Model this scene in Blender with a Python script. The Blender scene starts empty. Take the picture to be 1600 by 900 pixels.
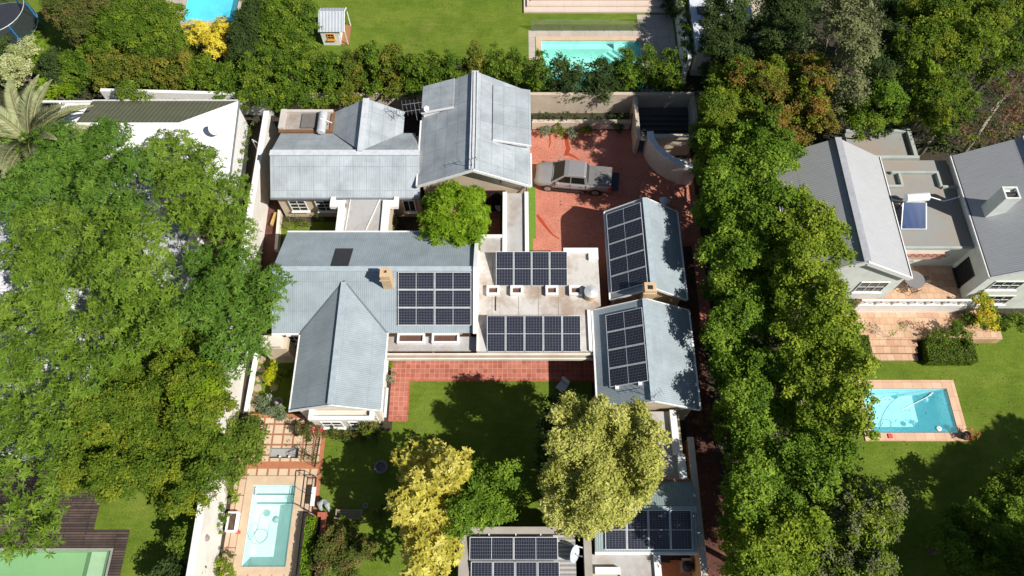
import bpy, bmesh, math, random
import numpy as np
from mathutils import Vector, Matrix
R = math.radians
scene = bpy.context.scene
C = scene.collection

# ------------------------------------------------------------------ camera, sky, sun, exposure
F_PX, TILT, H = 1140.0, R(64.1), 43.0
cam_d = bpy.data.cameras.new('camera'); cam = bpy.data.objects.new('camera', cam_d); C.objects.link(cam)
cam.location = (0, 0, H); cam.rotation_euler = (R(90) - TILT, 0, 0)
cam_d.sensor_width = 36; cam_d.lens = 36 * F_PX / 1600; cam_d.clip_start = 0.5; cam_d.clip_end = 3000
scene.camera = cam
SUN_EL, SUN_AZ = R(45), R(-29.5)          # azimuth measured from +x, direction towards the sun
w = bpy.data.worlds.new('World'); scene.world = w; w.use_nodes = True
nt = w.node_tree; bg = nt.nodes['Background']
sky = nt.nodes.new('ShaderNodeTexSky'); sky.sky_type = 'NISHITA'; sky.sun_disc = False
sky.sun_elevation = SUN_EL; sky.sun_rotation = R(90) - SUN_AZ
sky.air_density = 1.0; sky.dust_density = 0.6
nt.links.new(sky.outputs[0], bg.inputs[0]); bg.inputs[1].default_value = 0.05
sd = bpy.data.lights.new('sun', 'SUN'); sun = bpy.data.objects.new('sun', sd); C.objects.link(sun)
sd.energy = 4.8; sd.angle = R(0.5); sd.color = (1.0, 0.95, 0.87)
sv = Vector((math.cos(SUN_EL) * math.cos(SUN_AZ), math.cos(SUN_EL) * math.sin(SUN_AZ), math.sin(SUN_EL)))
sun.rotation_euler = sv.to_track_quat('Z', 'Y').to_euler(); sun.location = (30, -10, 60)
vs = scene.view_settings
vs.view_transform = 'Standard'; vs.look = 'None'; vs.gamma = 1.0; vs.exposure = 0.36; vs.use_curve_mapping = False

# ------------------------------------------------------------------ projection helpers (survey of the site from the air photo)
_f = Vector((0, math.cos(TILT), -math.sin(TILT))); _u = Vector((0, math.sin(TILT), math.cos(TILT)))
def ray(px, py):
    return Vector(((px - 800) / F_PX, 0, 0)) + _u * ((450 - py) / F_PX) + _f
def W(px, py, z=0.0):
    d = ray(px, py); t = (z - H) / d.z
    return Vector((d.x * t, d.y * t, z))
def WD(px, py, z):      # metres per photo pixel at that height
    d = ray(px, py); return ((z - H) / d.z) / F_PX
def on_plane(px, py, p0, n):
    d = ray(px, py); o = Vector((0, 0, H)); t = (p0 - o).dot(n) / d.dot(n)
    return o + d * t

# ------------------------------------------------------------------ materials
MATS = {}
def nodes(name):
    m = bpy.data.materials.new(name); m.use_nodes = True; MATS[name] = m
    n = m.node_tree; b = n.nodes['Principled BSDF']
    return m, n, b
def N(n, typ, **kw):
    x = n.nodes.new(typ)
    for k, v in kw.items(): setattr(x, k, v)
    return x
def L(n, a, b): n.links.new(a, b)
def ramp(n, fac, stops):
    r = N(n, 'ShaderNodeValToRGB'); L(n, fac, r.inputs[0])
    e = r.color_ramp.elements
    while len(e) < len(stops): e.new(0.5)
    for i, (p, c) in enumerate(stops): e[i].position = p; e[i].color = (*c, 1)
    return r.outputs[0]
def noise(n, scale, detail=4, rough=0.6, coord=None, sc=None):
    t = N(n, 'ShaderNodeTexNoise'); t.inputs['Scale'].default_value = scale; t.inputs['Detail'].default_value = detail
    t.inputs['Roughness'].default_value = rough
    if coord is None: coord = N(n, 'ShaderNodeNewGeometry').outputs['Position']
    if sc:
        mp = N(n, 'ShaderNodeMapping'); mp.inputs['Scale'].default_value = sc; L(n, coord, mp.inputs[0]); coord = mp.outputs[0]
    L(n, coord, t.inputs['Vector']); return t.outputs[0]
def mixc(n, fac, a, b, mode='MIX'):
    m = N(n, 'ShaderNodeMix', data_type='RGBA', blend_type=mode)
    for s, v in ((m.inputs[0], fac), (m.inputs[6], a), (m.inputs[7], b)):
        if hasattr(v, 'is_linked') or hasattr(v, 'links'): L(n, v, s)
        elif isinstance(v, tuple): s.default_value = (*v, 1)
        else: s.default_value = v
    return m.outputs[2]
def math_(n, op, a, b=0.0):
    m = N(n, 'ShaderNodeMath', operation=op)
    for s, v in ((m.inputs[0], a), (m.inputs[1], b)):
        if hasattr(v, 'links'): L(n, v, s)
        else: s.default_value = v
    return m.outputs[0]
def bump(n, b, hgt, strength=0.5, dist=0.02):
    x = N(n, 'ShaderNodeBump'); x.inputs['Strength'].default_value = strength; x.inputs['Distance'].default_value = dist
    L(n, hgt, x.inputs['Height']); L(n, x.outputs[0], b.inputs['Normal'])
def simple(name, stops, scale=3.0, rough=0.8, bmp=0.0, metallic=0.0, detail=6, sc=None, spec=None, fine=None):
    m, n, b = nodes(name)
    if isinstance(stops, tuple): stops = [(0.3, tuple(c * 0.85 for c in stops)), (0.7, tuple(min(1, c * 1.12) for c in stops))]
    f = noise(n, scale, detail, 0.65, sc=sc); c = ramp(n, f, stops)
    if fine:
        f2 = noise(n, fine, 3, 0.7); c = mixc(n, 1.0, c, ramp(n, f2, [(0.3, (0.75,) * 3), (0.7, (1.2,) * 3)]), 'MULTIPLY')
    L(n, c, b.inputs['Base Color'])
    b.inputs['Roughness'].default_value = rough; b.inputs['Metallic'].default_value = metallic
    if spec is not None: b.inputs['Specular IOR Level'].default_value = spec
    if bmp: bump(n, b, noise(n, scale * 6, 4), bmp, 0.03)
    return m
white = simple('white_plaster', [(0.25, (0.72, 0.70, 0.66)), (0.6, (0.83, 0.82, 0.80))], 1.3, 0.85)
whitetrim = simple('white_paint', (0.8, 0.8, 0.79), 5, 0.5)
cream = simple('cream_plaster', [(0.3, (0.50, 0.41, 0.30)), (0.7, (0.60, 0.50, 0.38))], 0.9, 0.9, 0.15)
creamdark = simple('weathered_cream_plaster', [(0.3, (0.44, 0.37, 0.29)), (0.7, (0.62, 0.53, 0.43))], 0.8, 0.9, 0.2)
palegreen = simple('pale_green_plaster', (0.74, 0.78, 0.74), 0.8, 0.9)
def grassmat():
    m, n, b = nodes('lawn_mat')
    f = noise(n, 0.5, 9, 0.68); c = ramp(n, f, [(0.25, (0.082, 0.135, 0.014)), (0.5, (0.128, 0.19, 0.022)), (0.78, (0.205, 0.25, 0.042))])
    c = mixc(n, 1.0, c, ramp(n, noise(n, 11, 4, 0.8), [(0.3, (0.70,) * 3), (0.72, (1.28,) * 3)]), 'MULTIPLY')
    c = mixc(n, 1.0, c, ramp(n, noise(n, 2.6, 6, 0.75, sc=(.35, 1.6, 1)), [(0.3, (0.82, 0.86, 0.8)), (0.7, (1.16, 1.12, 1.15))]), 'MULTIPLY')
    c = mixc(n, ramp(n, noise(n, 0.23, 8, 0.75), [(0.55, (0, 0, 0)), (0.74, (0.55,) * 3)]), c, (0.235, 0.215, 0.07))
    c = mixc(n, ramp(n, noise(n, 19, 2, 0.5), [(0.70, (0, 0, 0)), (0.76, (0.7,) * 3)]), c, (0.26, 0.22, 0.10))
    L(n, c, b.inputs['Base Color']); b.inputs['Roughness'].default_value = 0.95; b.inputs['Specular IOR Level'].default_value = 0.1
    bump(n, b, noise(n, 9, 5, 0.8), 0.9, 0.05); return m
soil = simple('soil_mat', [(0.3, (0.028, 0.022, 0.015)), (0.55, (0.05, 0.04, 0.025)), (0.75, (0.04, 0.05, 0.018))], 1.1, 0.95, 0.6, fine=9)
grass = grassmat()
drive = simple('red_drive_mat', [(0.25, (0.36, 0.115, 0.075)), (0.5, (0.47, 0.175, 0.12)), (0.8, (0.56, 0.26, 0.19))], 0.35, 0.9, 0.3, detail=9, fine=7)
litter = simple('leaf_litter_mat', [(0.3, (0.055, 0.025, 0.018)), (0.55, (0.11, 0.042, 0.03)), (0.8, (0.2, 0.10, 0.07))], 1.4, 0.95, 0.6, fine=8)
mulch = simple('mulch_mat', [(0.3, (0.05, 0.03, 0.022)), (0.7, (0.15, 0.09, 0.065))], 3.0, 0.95, 0.6)
coping = simple('pool_coping_mat', [(0.3, (0.52, 0.38, 0.25)), (0.7, (0.62, 0.48, 0.34))], 1.5, 0.8)
redbrick = simple('red_brick_mat', (0.42, 0.12, 0.07), 4, 0.85, 0.3, fine=12)
rust = simple('rust_brown_metal', (0.20, 0.10, 0.05), 3, 0.7)
greymetal = simple('grey_metal', (0.30, 0.32, 0.34), 3, 0.45, metallic=0.4)
silver = simple('silver_tank_metal', (0.66, 0.67, 0.68), 3, 0.4, metallic=0.3)
black = simple('black_iron', (0.02, 0.02, 0.022), 5, 0.5)
blackrub = simple('black_rubber', (0.018, 0.018, 0.018), 5, 0.8)
dark = simple('dark_interior', (0.02, 0.018, 0.017), 3, 0.7)
wood = simple('warm_wood', (0.30, 0.15, 0.06), 4, 0.7, sc=(1, 8, 1))
bark = simple('bark_mat', [(0.3, (0.10, 0.075, 0.05)), (0.7, (0.26, 0.22, 0.17))], 3, 0.9, 0.5, sc=(1, 1, .3))
palebark = simple('pale_bark_mat', [(0.3, (0.22, 0.19, 0.14)), (0.7, (0.42, 0.38, 0.30))], 3, 0.9, 0.5)
terracotta = simple('terracotta', (0.42, 0.16, 0.08), 3, 0.8)
stone = simple('grey_stone', (0.30, 0.29, 0.26), 3, 0.9, 0.3)
pinkpaint = simple('pink_red_paint', (0.7, 0.08, 0.07), 5, 0.5)
bluepaint = simple('blue_plastic', (0.02, 0.22, 0.55), 5, 0.4)

def glassmat(name, col, rough=0.06):
    m, n, b = nodes(name); b.inputs['Base Color'].default_value = (*col, 1); b.inputs['Roughness'].default_value = rough
    b.inputs['Specular IOR Level'].default_value = 0.4
    return m
pane = glassmat('window_glass', (0.025, 0.03, 0.032))

def stained(name, base, stain, dark_c=(0.16, 0.14, 0.12), amt=0.5):
    m, n, b = nodes(name)
    f = noise(n, 0.45, 7, 0.7); f2 = noise(n, 2.6, 6, 0.7, sc=(1, .45, 1)); f3 = noise(n, 0.9, 5, 0.6)
    c = mixc(n, ramp(n, f, [(0.44, (0, 0, 0)), (0.62, (amt,) * 3)]), base, stain)
    c = mixc(n, ramp(n, f2, [(0.54, (0, 0, 0)), (0.78, (0.55,) * 3)]), c, stain)
    c = mixc(n, ramp(n, f3, [(0.62, (0, 0, 0)), (0.8, (0.4,) * 3)]), c, dark_c)
    L(n, c, b.inputs['Base Color']); b.inputs['Roughness'].default_value = 0.85
    bump(n, b, f2, 0.2, 0.02)
    return m
flatroof = stained('stained_concrete_roof', (0.56, 0.54, 0.51), (0.30, 0.20, 0.13), amt=0.75)
flatroof2 = stained('stained_white_roof', (0.43, 0.425, 0.42), (0.32, 0.25, 0.20), amt=0.8)
flatgrey = stained('grey_felt_roof', (0.27, 0.275, 0.26), (0.34, 0.22, 0.14), (0.2, 0.2, 0.2))

def corrugated(name, base, pitch=0.16, seam=None, patch=0.10, rough=0.5, rib=0.28, metallic=0.0, stainamt=0.12, horiz=False, mort=0.8):
    m, n, b = nodes(name)
    uv = N(n, 'ShaderNodeUVMap').outputs[0]
    sp = N(n, 'ShaderNodeSeparateXYZ'); L(n, uv, sp.inputs[0])
    ax = sp.outputs[0] if not horiz else sp.outputs[1]
    s = math_(n, 'SINE', math_(n, 'MULTIPLY', ax, 2 * math.pi / pitch))
    h = math_(n, 'MULTIPLY_ADD', s, 0.5); h.node.inputs[2].default_value = 0.5
    c = mixc(n, h, tuple(x * (1 - rib) for x in base), tuple(min(1, x * (1 + rib * .35)) for x in base))
    if seam:
        bt = N(n, 'ShaderNodeTexBrick'); bt.offset = 0.0; bt.inputs['Scale'].default_value = 1.0
        bt.inputs['Brick Width'].default_value = seam[0]; bt.inputs['Row Height'].default_value = seam[1]
        bt.inputs['Mortar Size'].default_value = 0.025; bt.inputs['Bias'].default_value = 0.0
        bt.inputs['Color1'].default_value = (1 - patch, 1 - patch, 1 - patch, 1); bt.inputs['Color2'].default_value = (1 + patch, 1 + patch, 1 + patch * .9, 1)
        bt.inputs['Mortar'].default_value = (mort, mort, mort * 1.02, 1)
        L(n, uv, bt.inputs['Vector']); c = mixc(n, 1.0, c, bt.outputs[0], 'MULTIPLY')
    f = noise(n, 0.7, 7, 0.65, coord=uv); c = mixc(n, 1.0, c, ramp(n, f, [(0.3, (1 - stainamt,) * 3), (0.7, (1 + stainamt,) * 3)]), 'MULTIPLY')
    f = noise(n, 5, 6, 0.75, coord=uv, sc=(1, .25, 1)); c = mixc(n, 1.0, c, ramp(n, f, [(0.35, (0.93,) * 3), (0.7, (1.05,) * 3)]), 'MULTIPLY')
    L(n, c, b.inputs['Base Color']); b.inputs['Roughness'].default_value = rough; b.inputs['Metallic'].default_value = metallic
    b.inputs['Specular IOR Level'].default_value = 0.35
    bump(n, b, s, 0.2, 0.008)
    return m
blueroof = corrugated('blue_grey_corrugated', (0.31, 0.365, 0.40), 0.115, (2.6, 1.75), 0.018, rib=0.17, stainamt=0.15, mort=0.9)
galv = corrugated('galvanised_corrugated', (0.40, 0.445, 0.48), 0.115, (0.86, 1.55), 0.07, rib=0.14, stainamt=0.2)
galvdark = corrugated('galvanised_seamed', (0.37, 0.41, 0.44), 0.115, (1.6, 0.85), 0.06, rib=0.1, stainamt=0.22)
greentin = corrugated('green_grey_corrugated', (0.27, 0.34, 0.35), 0.13, (50, 4), 0.02)
slate = corrugated('slate_grey_corrugated', (0.43, 0.44, 0.455), 0.14, (60, 6), 0.0, rib=0.16, stainamt=0.03, horiz=False)
lightslate = slate
olive = corrugated('olive_roof', (0.15, 0.155, 0.10), 0.3, (60, 1.0), 0.03, stainamt=0.1)
whitetin = corrugated('white_corrugated', (0.66, 0.66, 0.68), 0.2, (60, 3), 0.02, rib=0.3)
boardroof = corrugated('grey_board_roof', (0.40, 0.38, 0.37), 0.22, (60, 6), 0.02, rib=0.45, horiz=True)
shedtin = corrugated('light_shed_tin', (0.5, 0.55, 0.6), 0.24, (60, 6), 0.02, rib=0.3)

def tiles(name, c1, c2, mortar, bw, bh, msize=0.012, offset=0.0, rough=0.8, var=0.12, rot=0.0):
    m, n, b = nodes(name)
    g = N(n, 'ShaderNodeNewGeometry').outputs['Position']
    if rot:
        mp = N(n, 'ShaderNodeMapping'); mp.inputs['Rotation'].default_value = (0, 0, rot); L(n, g, mp.inputs[0]); g = mp.outputs[0]
    bt = N(n, 'ShaderNodeTexBrick'); bt.offset = offset; bt.inputs['Scale'].default_value = 1.0
    bt.inputs['Brick Width'].default_value = bw; bt.inputs['Row Height'].default_value = bh; bt.inputs['Mortar Size'].default_value = msize
    bt.inputs['Color1'].default_value = (*c1, 1); bt.inputs['Color2'].default_value = (*c2, 1); bt.inputs['Mortar'].default_value = (*mortar, 1)
    L(n, g, bt.inputs['Vector'])
    f = noise(n, 1.1, 7, 0.7); c = mixc(n, 1.0, bt.outputs[0], ramp(n, f, [(0.3, (1 - var,) * 3), (0.7, (1 + var,) * 3)]), 'MULTIPLY')
    L(n, c, b.inputs['Base Color']); b.inputs['Roughness'].default_value = rough
    return m
redtile = tiles('red_terrace_tiles', (0.36, 0.10, 0.065), (0.47, 0.17, 0.12), (0.52, 0.28, 0.20), 0.3, 0.3, 0.014, var=0.2)
pooltile = tiles('pale_slab_brick_joint', (0.58, 0.43, 0.28), (0.63, 0.49, 0.34), (0.33, 0.15, 0.09), 0.62, 0.62, 0.06, var=0.08)
poolside = tiles('poolside_slabs', (0.52, 0.36, 0.25), (0.60, 0.44, 0.32), (0.26, 0.13, 0.09), 0.66, 0.95, 0.03, var=0.1)
patiotile = tiles('terracotta_patio_tiles', (0.52, 0.31, 0.19), (0.62, 0.43, 0.29), (0.33, 0.20, 0.13), 0.45, 0.45, 0.012, 0.5, var=0.15)
copetile = tiles('terracotta_coping_tiles', (0.60, 0.36, 0.24), (0.66, 0.46, 0.32), (0.48, 0.25, 0.15), 0.6, 0.9, 0.012, var=0.1)
stonepave = tiles('stone_paving', (0.42, 0.36, 0.30), (0.48, 0.42, 0.36), (0.30, 0.26, 0.22), 0.95, 0.95, 0.012, 0.0, var=0.1)
stonetread = tiles('pale_stone_tread', (0.60, 0.49, 0.41), (0.64, 0.53, 0.45), (0.48, 0.39, 0.32), 1.4, 5, 0.01, 0.0, var=0.06)
deckmat = tiles('dark_deck_boards', (0.045, 0.030, 0.025), (0.11, 0.075, 0.06), (0.015, 0.01, 0.01), 3.0, 0.14, 0.02, 0.4, var=0.4)
hedgepave = tiles('pale_step_slab', (0.40, 0.33, 0.24), (0.42, 0.35, 0.26), (0.3, 0.2, 0.1), 5, 5, 0.0)

def foliage_mat(name, stops, trans=0.32, rough=0.6, spec=0.12):
    m, n, b = nodes(name)
    a = N(n, 'ShaderNodeAttribute'); a.attribute_name = 'tint'
    c = ramp(n, a.outputs['Fac'], stops)
    L(n, c, b.inputs['Base Color']); b.inputs['Roughness'].default_value = rough; b.inputs['Specular IOR Level'].default_value = spec
    t = N(n, 'ShaderNodeBsdfTranslucent'); L(n, c, t.inputs[0])
    mx = N(n, 'ShaderNodeMixShader'); mx.inputs[0].default_value = trans
    L(n, b.outputs[0], mx.inputs[1]); L(n, t.outputs[0], mx.inputs[2]); L(n, mx.outputs[0], n.nodes['Material Output'].inputs[0])
    return m
def fol(name, a, bb, c, **k): return foliage_mat(name, [(0.0, a), (0.5, bb), (1.0, c)], **k)
FM = dict(
    feather=fol('feathery_leaves', (0.07, 0.13, 0.014), (0.145, 0.245, 0.024), (0.27, 0.37, 0.05)),
    feather2=fol('feathery_leaves_fresh', (0.055, 0.12, 0.016), (0.11, 0.215, 0.026), (0.2, 0.32, 0.05)),
    olivebush=fol('olive_bushy_leaves', (0.055, 0.11, 0.012), (0.125, 0.2, 0.018), (0.32, 0.34, 0.03)),
    lime=fol('lime_leaves', (0.12, 0.21, 0.01), (0.20, 0.30, 0.012), (0.32, 0.40, 0.03)),
    bright=fol('bright_green_leaves', (0.08, 0.16, 0.008), (0.16, 0.29, 0.012), (0.32, 0.45, 0.03)),
    broad=fol('broad_green_leaves', (0.065, 0.13, 0.014), (0.15, 0.26, 0.022), (0.34, 0.46, 0.055)),
    broadyel=fol('broad_yellow_green_leaves', (0.09, 0.145, 0.014), (0.21, 0.3, 0.024), (0.44, 0.5, 0.055)),
    autumn=fol('autumn_leaves', (0.08, 0.085, 0.018), (0.2, 0.17, 0.03), (0.46, 0.22, 0.055)),
    greygreen=fol('grey_green_leaves', (0.11, 0.13, 0.05), (0.22, 0.24, 0.1), (0.36, 0.38, 0.18)),
    darkgreen=fol('dark_green_leaves', (0.03, 0.055, 0.016), (0.06, 0.1, 0.026), (0.12, 0.17, 0.045)),
    golden=fol('golden_leaves', (0.28, 0.27, 0.035), (0.56, 0.5, 0.075), (0.82, 0.76, 0.24)),
    paleyel=fol('pale_yellow_green_leaves', (0.24, 0.27, 0.04), (0.48, 0.49, 0.11), (0.74, 0.72, 0.26)),
    hedge=fol('hedge_leaves', (0.042, 0.09, 0.01), (0.11, 0.195, 0.018), (0.27, 0.34, 0.035)),
    hedgebrown=fol('bronze_hedge_leaves', (0.055, 0.095, 0.014), (0.135, 0.185, 0.022), (0.36, 0.28, 0.05)),
    shrub=fol('garden_shrub_leaves', (0.05, 0.095, 0.012), (0.12, 0.19, 0.02), (0.25, 0.32, 0.05)),
    rose=fol('rose_shrub_leaves', (0.05, 0.08, 0.02), (0.12, 0.15, 0.03), (0.33, 0.19, 0.09)),
    fern=fol('fern_leaves', (0.10, 0.19, 0.01), (0.17, 0.28, 0.012), (0.28, 0.38, 0.03)),
    yellow=fol('yellow_leaves', (0.5, 0.42, 0.02), (0.75, 0.62, 0.05), (0.85, 0.75, 0.14)),
    cream=fol('variegated_cream_leaves', (0.25, 0.31, 0.08), (0.5, 0.54, 0.24), (0.72, 0.72, 0.44)),
    palm=fol('palm_leaflets', (0.22, 0.25, 0.12), (0.36, 0.39, 0.2), (0.52, 0.52, 0.3)),
    brown=fol('dry_brown_leaves', (0.09, 0.06, 0.03), (0.19, 0.11, 0.06), (0.30, 0.19, 0.10)),
    ygreen=fol('acid_topiary_leaves', (0.35, 0.40, 0.01), (0.50, 0.52, 0.015), (0.6, 0.6, 0.03)),
    silverb=fol('silver_flowering_leaves', (0.08, 0.13, 0.05), (0.18, 0.24, 0.12), (0.55, 0.52, 0.50)),
    flowers=fol('petals', (0.6, 0.02, 0.06), (0.72, 0.05, 0.12), (0.75, 0.2, 0.2)),
)

# ------------------------------------------------------------------ object helpers
def tag(o, label=None, cat=None, group=None, kind=None):
    if label: o['label'] = label
    if cat: o['category'] = cat
    if group: o['group'] = group
    if kind: o['kind'] = kind
    return o
LOCAL = [False]
def link(name, me, m, parent=None):
    o = bpy.data.objects.new(name, me); C.objects.link(o)
    if m is not None: me.materials.append(m)
    if parent is not None:
        o.parent = parent
        if not LOCAL[0]: me.transform(Matrix.Translation(-parent_world(parent)))
    return o
def parent_world(p):
    v = Vector(p.location)
    return v if p.parent is None else v + parent_world(p.parent)
SPLIT = {'parapet', 'gutter', 'pergola_frame', 'fascia', 'pipe', 'cable', 'rafter', 'roof_seam', 'valley_gutter', 'rack_frame', 'gutter_channel', 'baluster', 'cradle', 'stand', 'window_shelf'}
def islands(bm):
    bm.verts.index_update(); seen = set(); out = []
    for v in bm.verts:
        if v.index in seen: continue
        st = [v]; seen.add(v.index); grp = []
        while st:
            a = st.pop(); grp.append(a.index)
            for e in a.link_edges:
                b = e.other_vert(a)
                if b.index not in seen: seen.add(b.index); st.append(b)
        out.append(set(grp))
    return out
def obj(name, bm, m, parent=None, smooth=False, bevel=0):
    if name in SPLIT and parent is not None:
        isl = islands(bm)
        if len(isl) > 1:
            for g_ in isl:
                c = bm.copy(); c.verts.ensure_lookup_table(); bmesh.ops.delete(c, geom=[v for v in c.verts if v.index not in g_], context='VERTS')
                o = obj_one(name, c, m, parent, smooth, bevel)
            bm.free(); return o
    return obj_one(name, bm, m, parent, smooth, bevel)
def obj_one(name, bm, m, parent=None, smooth=False, bevel=0):
    me = bpy.data.meshes.new(name)
    bm.normal_update()
    bm.to_mesh(me); bm.free()
    if smooth:
        me.polygons.foreach_set('use_smooth', [True] * len(me.polygons))
    o = link(name, me, m, parent)
    if bevel:
        b = o.modifiers.new('bevel', 'BEVEL'); b.width = bevel; b.segments = 2; b.limit_method = 'ANGLE'
    return o
def solo(name, bm, m, label, cat, group=None, kind=None, origin=None, smooth=False, bevel=0):   # single-mesh thing, origin at its base
    if origin is None:
        vs_ = [v.co for v in bm.verts]
        origin = Vector((sum(v.x for v in vs_) / len(vs_), sum(v.y for v in vs_) / len(vs_), min(v.z for v in vs_)))
    bmesh.ops.translate(bm, verts=bm.verts, vec=-Vector(origin))
    o = obj(name, bm, m, None, smooth, bevel); o.location = origin
    return tag(o, label, cat, group, kind)
def thing(name, label, cat, loc, group=None):
    o = bpy.data.objects.new(name, None); C.objects.link(o); o.location = Vector(loc); o.empty_display_size = 0.3
    return tag(o, label, cat, group)
def struct(name, bm, m):
    o = obj(name, bm, m); o['kind'] = 'structure'; return o

def face(bm, pts):
    return bm.faces.new([bm.verts.new(p) for p in pts])
def uv_face(bm, f, p0, eu, ev):
    l = bm.loops.layers.uv.verify()
    for lp in f.loops:
        d = lp.vert.co - p0; lp[l].uv = (d.dot(eu), d.dot(ev))
def box(bm, x0, x1, y0, y1, z0, z1):
    P = [Vector((x, y, z)) for z in (z0, z1) for y in (y0, y1) for x in (x0, x1)]
    v = [bm.verts.new(p) for p in P]
    for q in ((0, 2, 3, 1), (4, 5, 7, 6), (0, 1, 5, 4), (2, 6, 7, 3), (0, 4, 6, 2), (1, 3, 7, 5)):
        bm.faces.new([v[i] for i in q])
    return bm
def nb(): return bmesh.new()
def abox(*a): return box(nb(), *a)
def beam(bm, p0, p1, w_, h_, up=Vector((0, 0, 1))):
    p0 = Vector(p0); p1 = Vector(p1); d = (p1 - p0).normalized()
    s = d.cross(up)
    if s.length < 1e-4: s = d.cross(Vector((1, 0, 0)))
    s.normalize(); t = s.cross(d).normalized()
    v = []
    for p in (p0, p1):
        for a, b in ((-1, -1), (1, -1), (1, 1), (-1, 1)):
            v.append(bm.verts.new(p + s * (a * w_ / 2) + t * (b * h_ / 2)))
    for q in ((3, 2, 1, 0), (4, 5, 6, 7), (0, 1, 5, 4), (1, 2, 6, 5), (2, 3, 7, 6), (3, 0, 4, 7)):
        bm.faces.new([v[i] for i in q])
    return bm
def tube(bm, pts, rads, n=8, cap=True):
    pts = [Vector(p) for p in pts]
    if not hasattr(rads, '__len__'): rads = [rads] * len(pts)
    rings = []
    for i, p in enumerate(pts):
        d = (pts[min(i + 1, len(pts) - 1)] - pts[max(i - 1, 0)]).normalized()
        a = d.cross(Vector((0, 0, 1)))
        if a.length < 0.05: a = d.cross(Vector((1, 0, 0)))
        a.normalize(); b = d.cross(a)
        rings.append([bm.verts.new(p + (a * math.cos(t) + b * math.sin(t)) * rads[i]) for t in [2 * math.pi * k / n for k in range(n)]])
    for r0, r1 in zip(rings, rings[1:]):
        for k in range(n): bm.faces.new((r0[k], r0[(k + 1) % n], r1[(k + 1) % n], r1[k]))
    if cap:
        bm.faces.new(rings[0][::-1]); bm.faces.new(rings[-1])
    return bm
def cyl(bm, x, y, z0, z1, r, n=16, r1=None):
    return tube(bm, [(x, y, z0), (x, y, z1)], [r, r if r1 is None else r1], n)
def lathe(bm, c, prof, n=20, axis=None):
    c = Vector(c); rings = []
    for r, z in prof:
        rings.append([bm.verts.new(c + Vector((r * math.cos(2 * math.pi * k / n), r * math.sin(2 * math.pi * k / n), z))) for k in range(n)])
    for r0, r1 in zip(rings, rings[1:]):
        for k in range(n): bm.faces.new((r0[k], r0[(k + 1) % n], r1[(k + 1) % n], r1[k]))
    if prof[0][0] > 1e-4: bm.faces.new(rings[0][::-1])
    if prof[-1][0] > 1e-4: bm.faces.new(rings[-1])
    return bm
def prism(bm, poly, z0, z1):
    a = [bm.verts.new((p[0], p[1], z0)) for p in poly]; b = [bm.verts.new((p[0], p[1], z1)) for p in poly]
    area = sum(poly[i][0] * poly[(i + 1) % len(poly)][1] - poly[(i + 1) % len(poly)][0] * poly[i][1] for i in range(len(poly)))
    if area < 0: a.reverse(); b.reverse()
    bm.faces.new(a[::-1]); bm.faces.new(b)
    for i in range(len(a)):
        j = (i + 1) % len(a); bm.faces.new((a[i], a[j], b[j], b[i]))
    return bm
def solid(bm, pts, th):
    """roof sheet: pts on the top face (first two = eave), thickness th below, uv in metres along / up the slope"""
    pts = [Vector(p) for p in pts]
    n = (pts[1] - pts[0]).cross(pts[2] - pts[1]).normalized()
    if n.z < 0: pts = [pts[1], pts[0]] + pts[:1:-1]; n = (pts[1] - pts[0]).cross(pts[2] - pts[1]).normalized()
    eu = (pts[1] - pts[0]).normalized(); ev = n.cross(eu)
    t = [bm.verts.new(p) for p in pts]; b = [bm.verts.new(p - n * th) for p in pts]
    fs = [bm.faces.new(t), bm.faces.new(b[::-1])]
    for i in range(len(t)):
        j = (i + 1) % len(t); fs.append(bm.faces.new((t[j], t[i], b[i], b[j])))
    o = Vector((0, 0, 0))
    for f in fs: uv_face(bm, f, o, eu, ev)
    return bm
def rects(z, rs, holes=()):
    """flat sheet covering the union of rectangles (x0,x1,y0,y1) minus holes"""
    xs = sorted({v for r in list(rs) + list(holes) for v in r[:2]}); ys = sorted({v for r in list(rs) + list(holes) for v in r[2:]})
    bm = nb(); vd = {}
    def vt(x, y):
        if (x, y) not in vd: vd[(x, y)] = bm.verts.new((x, y, z))
        return vd[(x, y)]
    for x0, x1 in zip(xs, xs[1:]):
        for y0, y1 in zip(ys, ys[1:]):
            cx, cy = (x0 + x1) / 2, (y0 + y1) / 2
            if any(r[0] < cx < r[1] and r[2] < cy < r[3] for r in rs) and not any(r[0] < cx < r[1] and r[2] < cy < r[3] for r in holes):
                bm.faces.new((vt(x0, y0), vt(x1, y0), vt(x1, y1), vt(x0, y1)))
    return bm

rng = np.random.default_rng(7)

# ------------------------------------------------------------------ the ground
PL = (-14.95, -12.5, 3.75, 8.2); PR = (21.45, 26.65, 11.25, 14.0); PT = (2.3, 10.0, 37.6, 42.4)
PA = (-26.3, -22.1, 44.5, 50.0); PB = (-40.0, -22.35, -4.0, 4.6)
POND = (-14.3, -12.6, 9.75, 10.35)
HOLES = [PL, PR, PT, PA, PB, POND]
struct('ground', rects(0, [(-400, 400, -300, 700)], HOLES), soil)
struct('lawn', rects(0.012, [(-7.2, 4.9, 11.4, 14.5), (-11.1, 4.2, 3.0, 11.4), (-7.2, 5.3, 14.4, 14.5), (-11.1, 3, -6, 3.0)]), grass)
struct('lawn', rects(0.012, [(21.0, 34, -4, 14.6), (18.0, 34, 2, 15.8), (25.6, 40, 14, 18.8), (17.5, 23, 9, 15.6)], HOLES), grass)
struct('lawn', rects(0.012, [(-23.6, -17.0, 5.7, 9.0), (-21.55, -17.0, -6, 5.7)]), grass)
struct('lawn', rects(0.012, [(-22.0, 13.0, 40.0, 56.0)], HOLES), grass)
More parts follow.
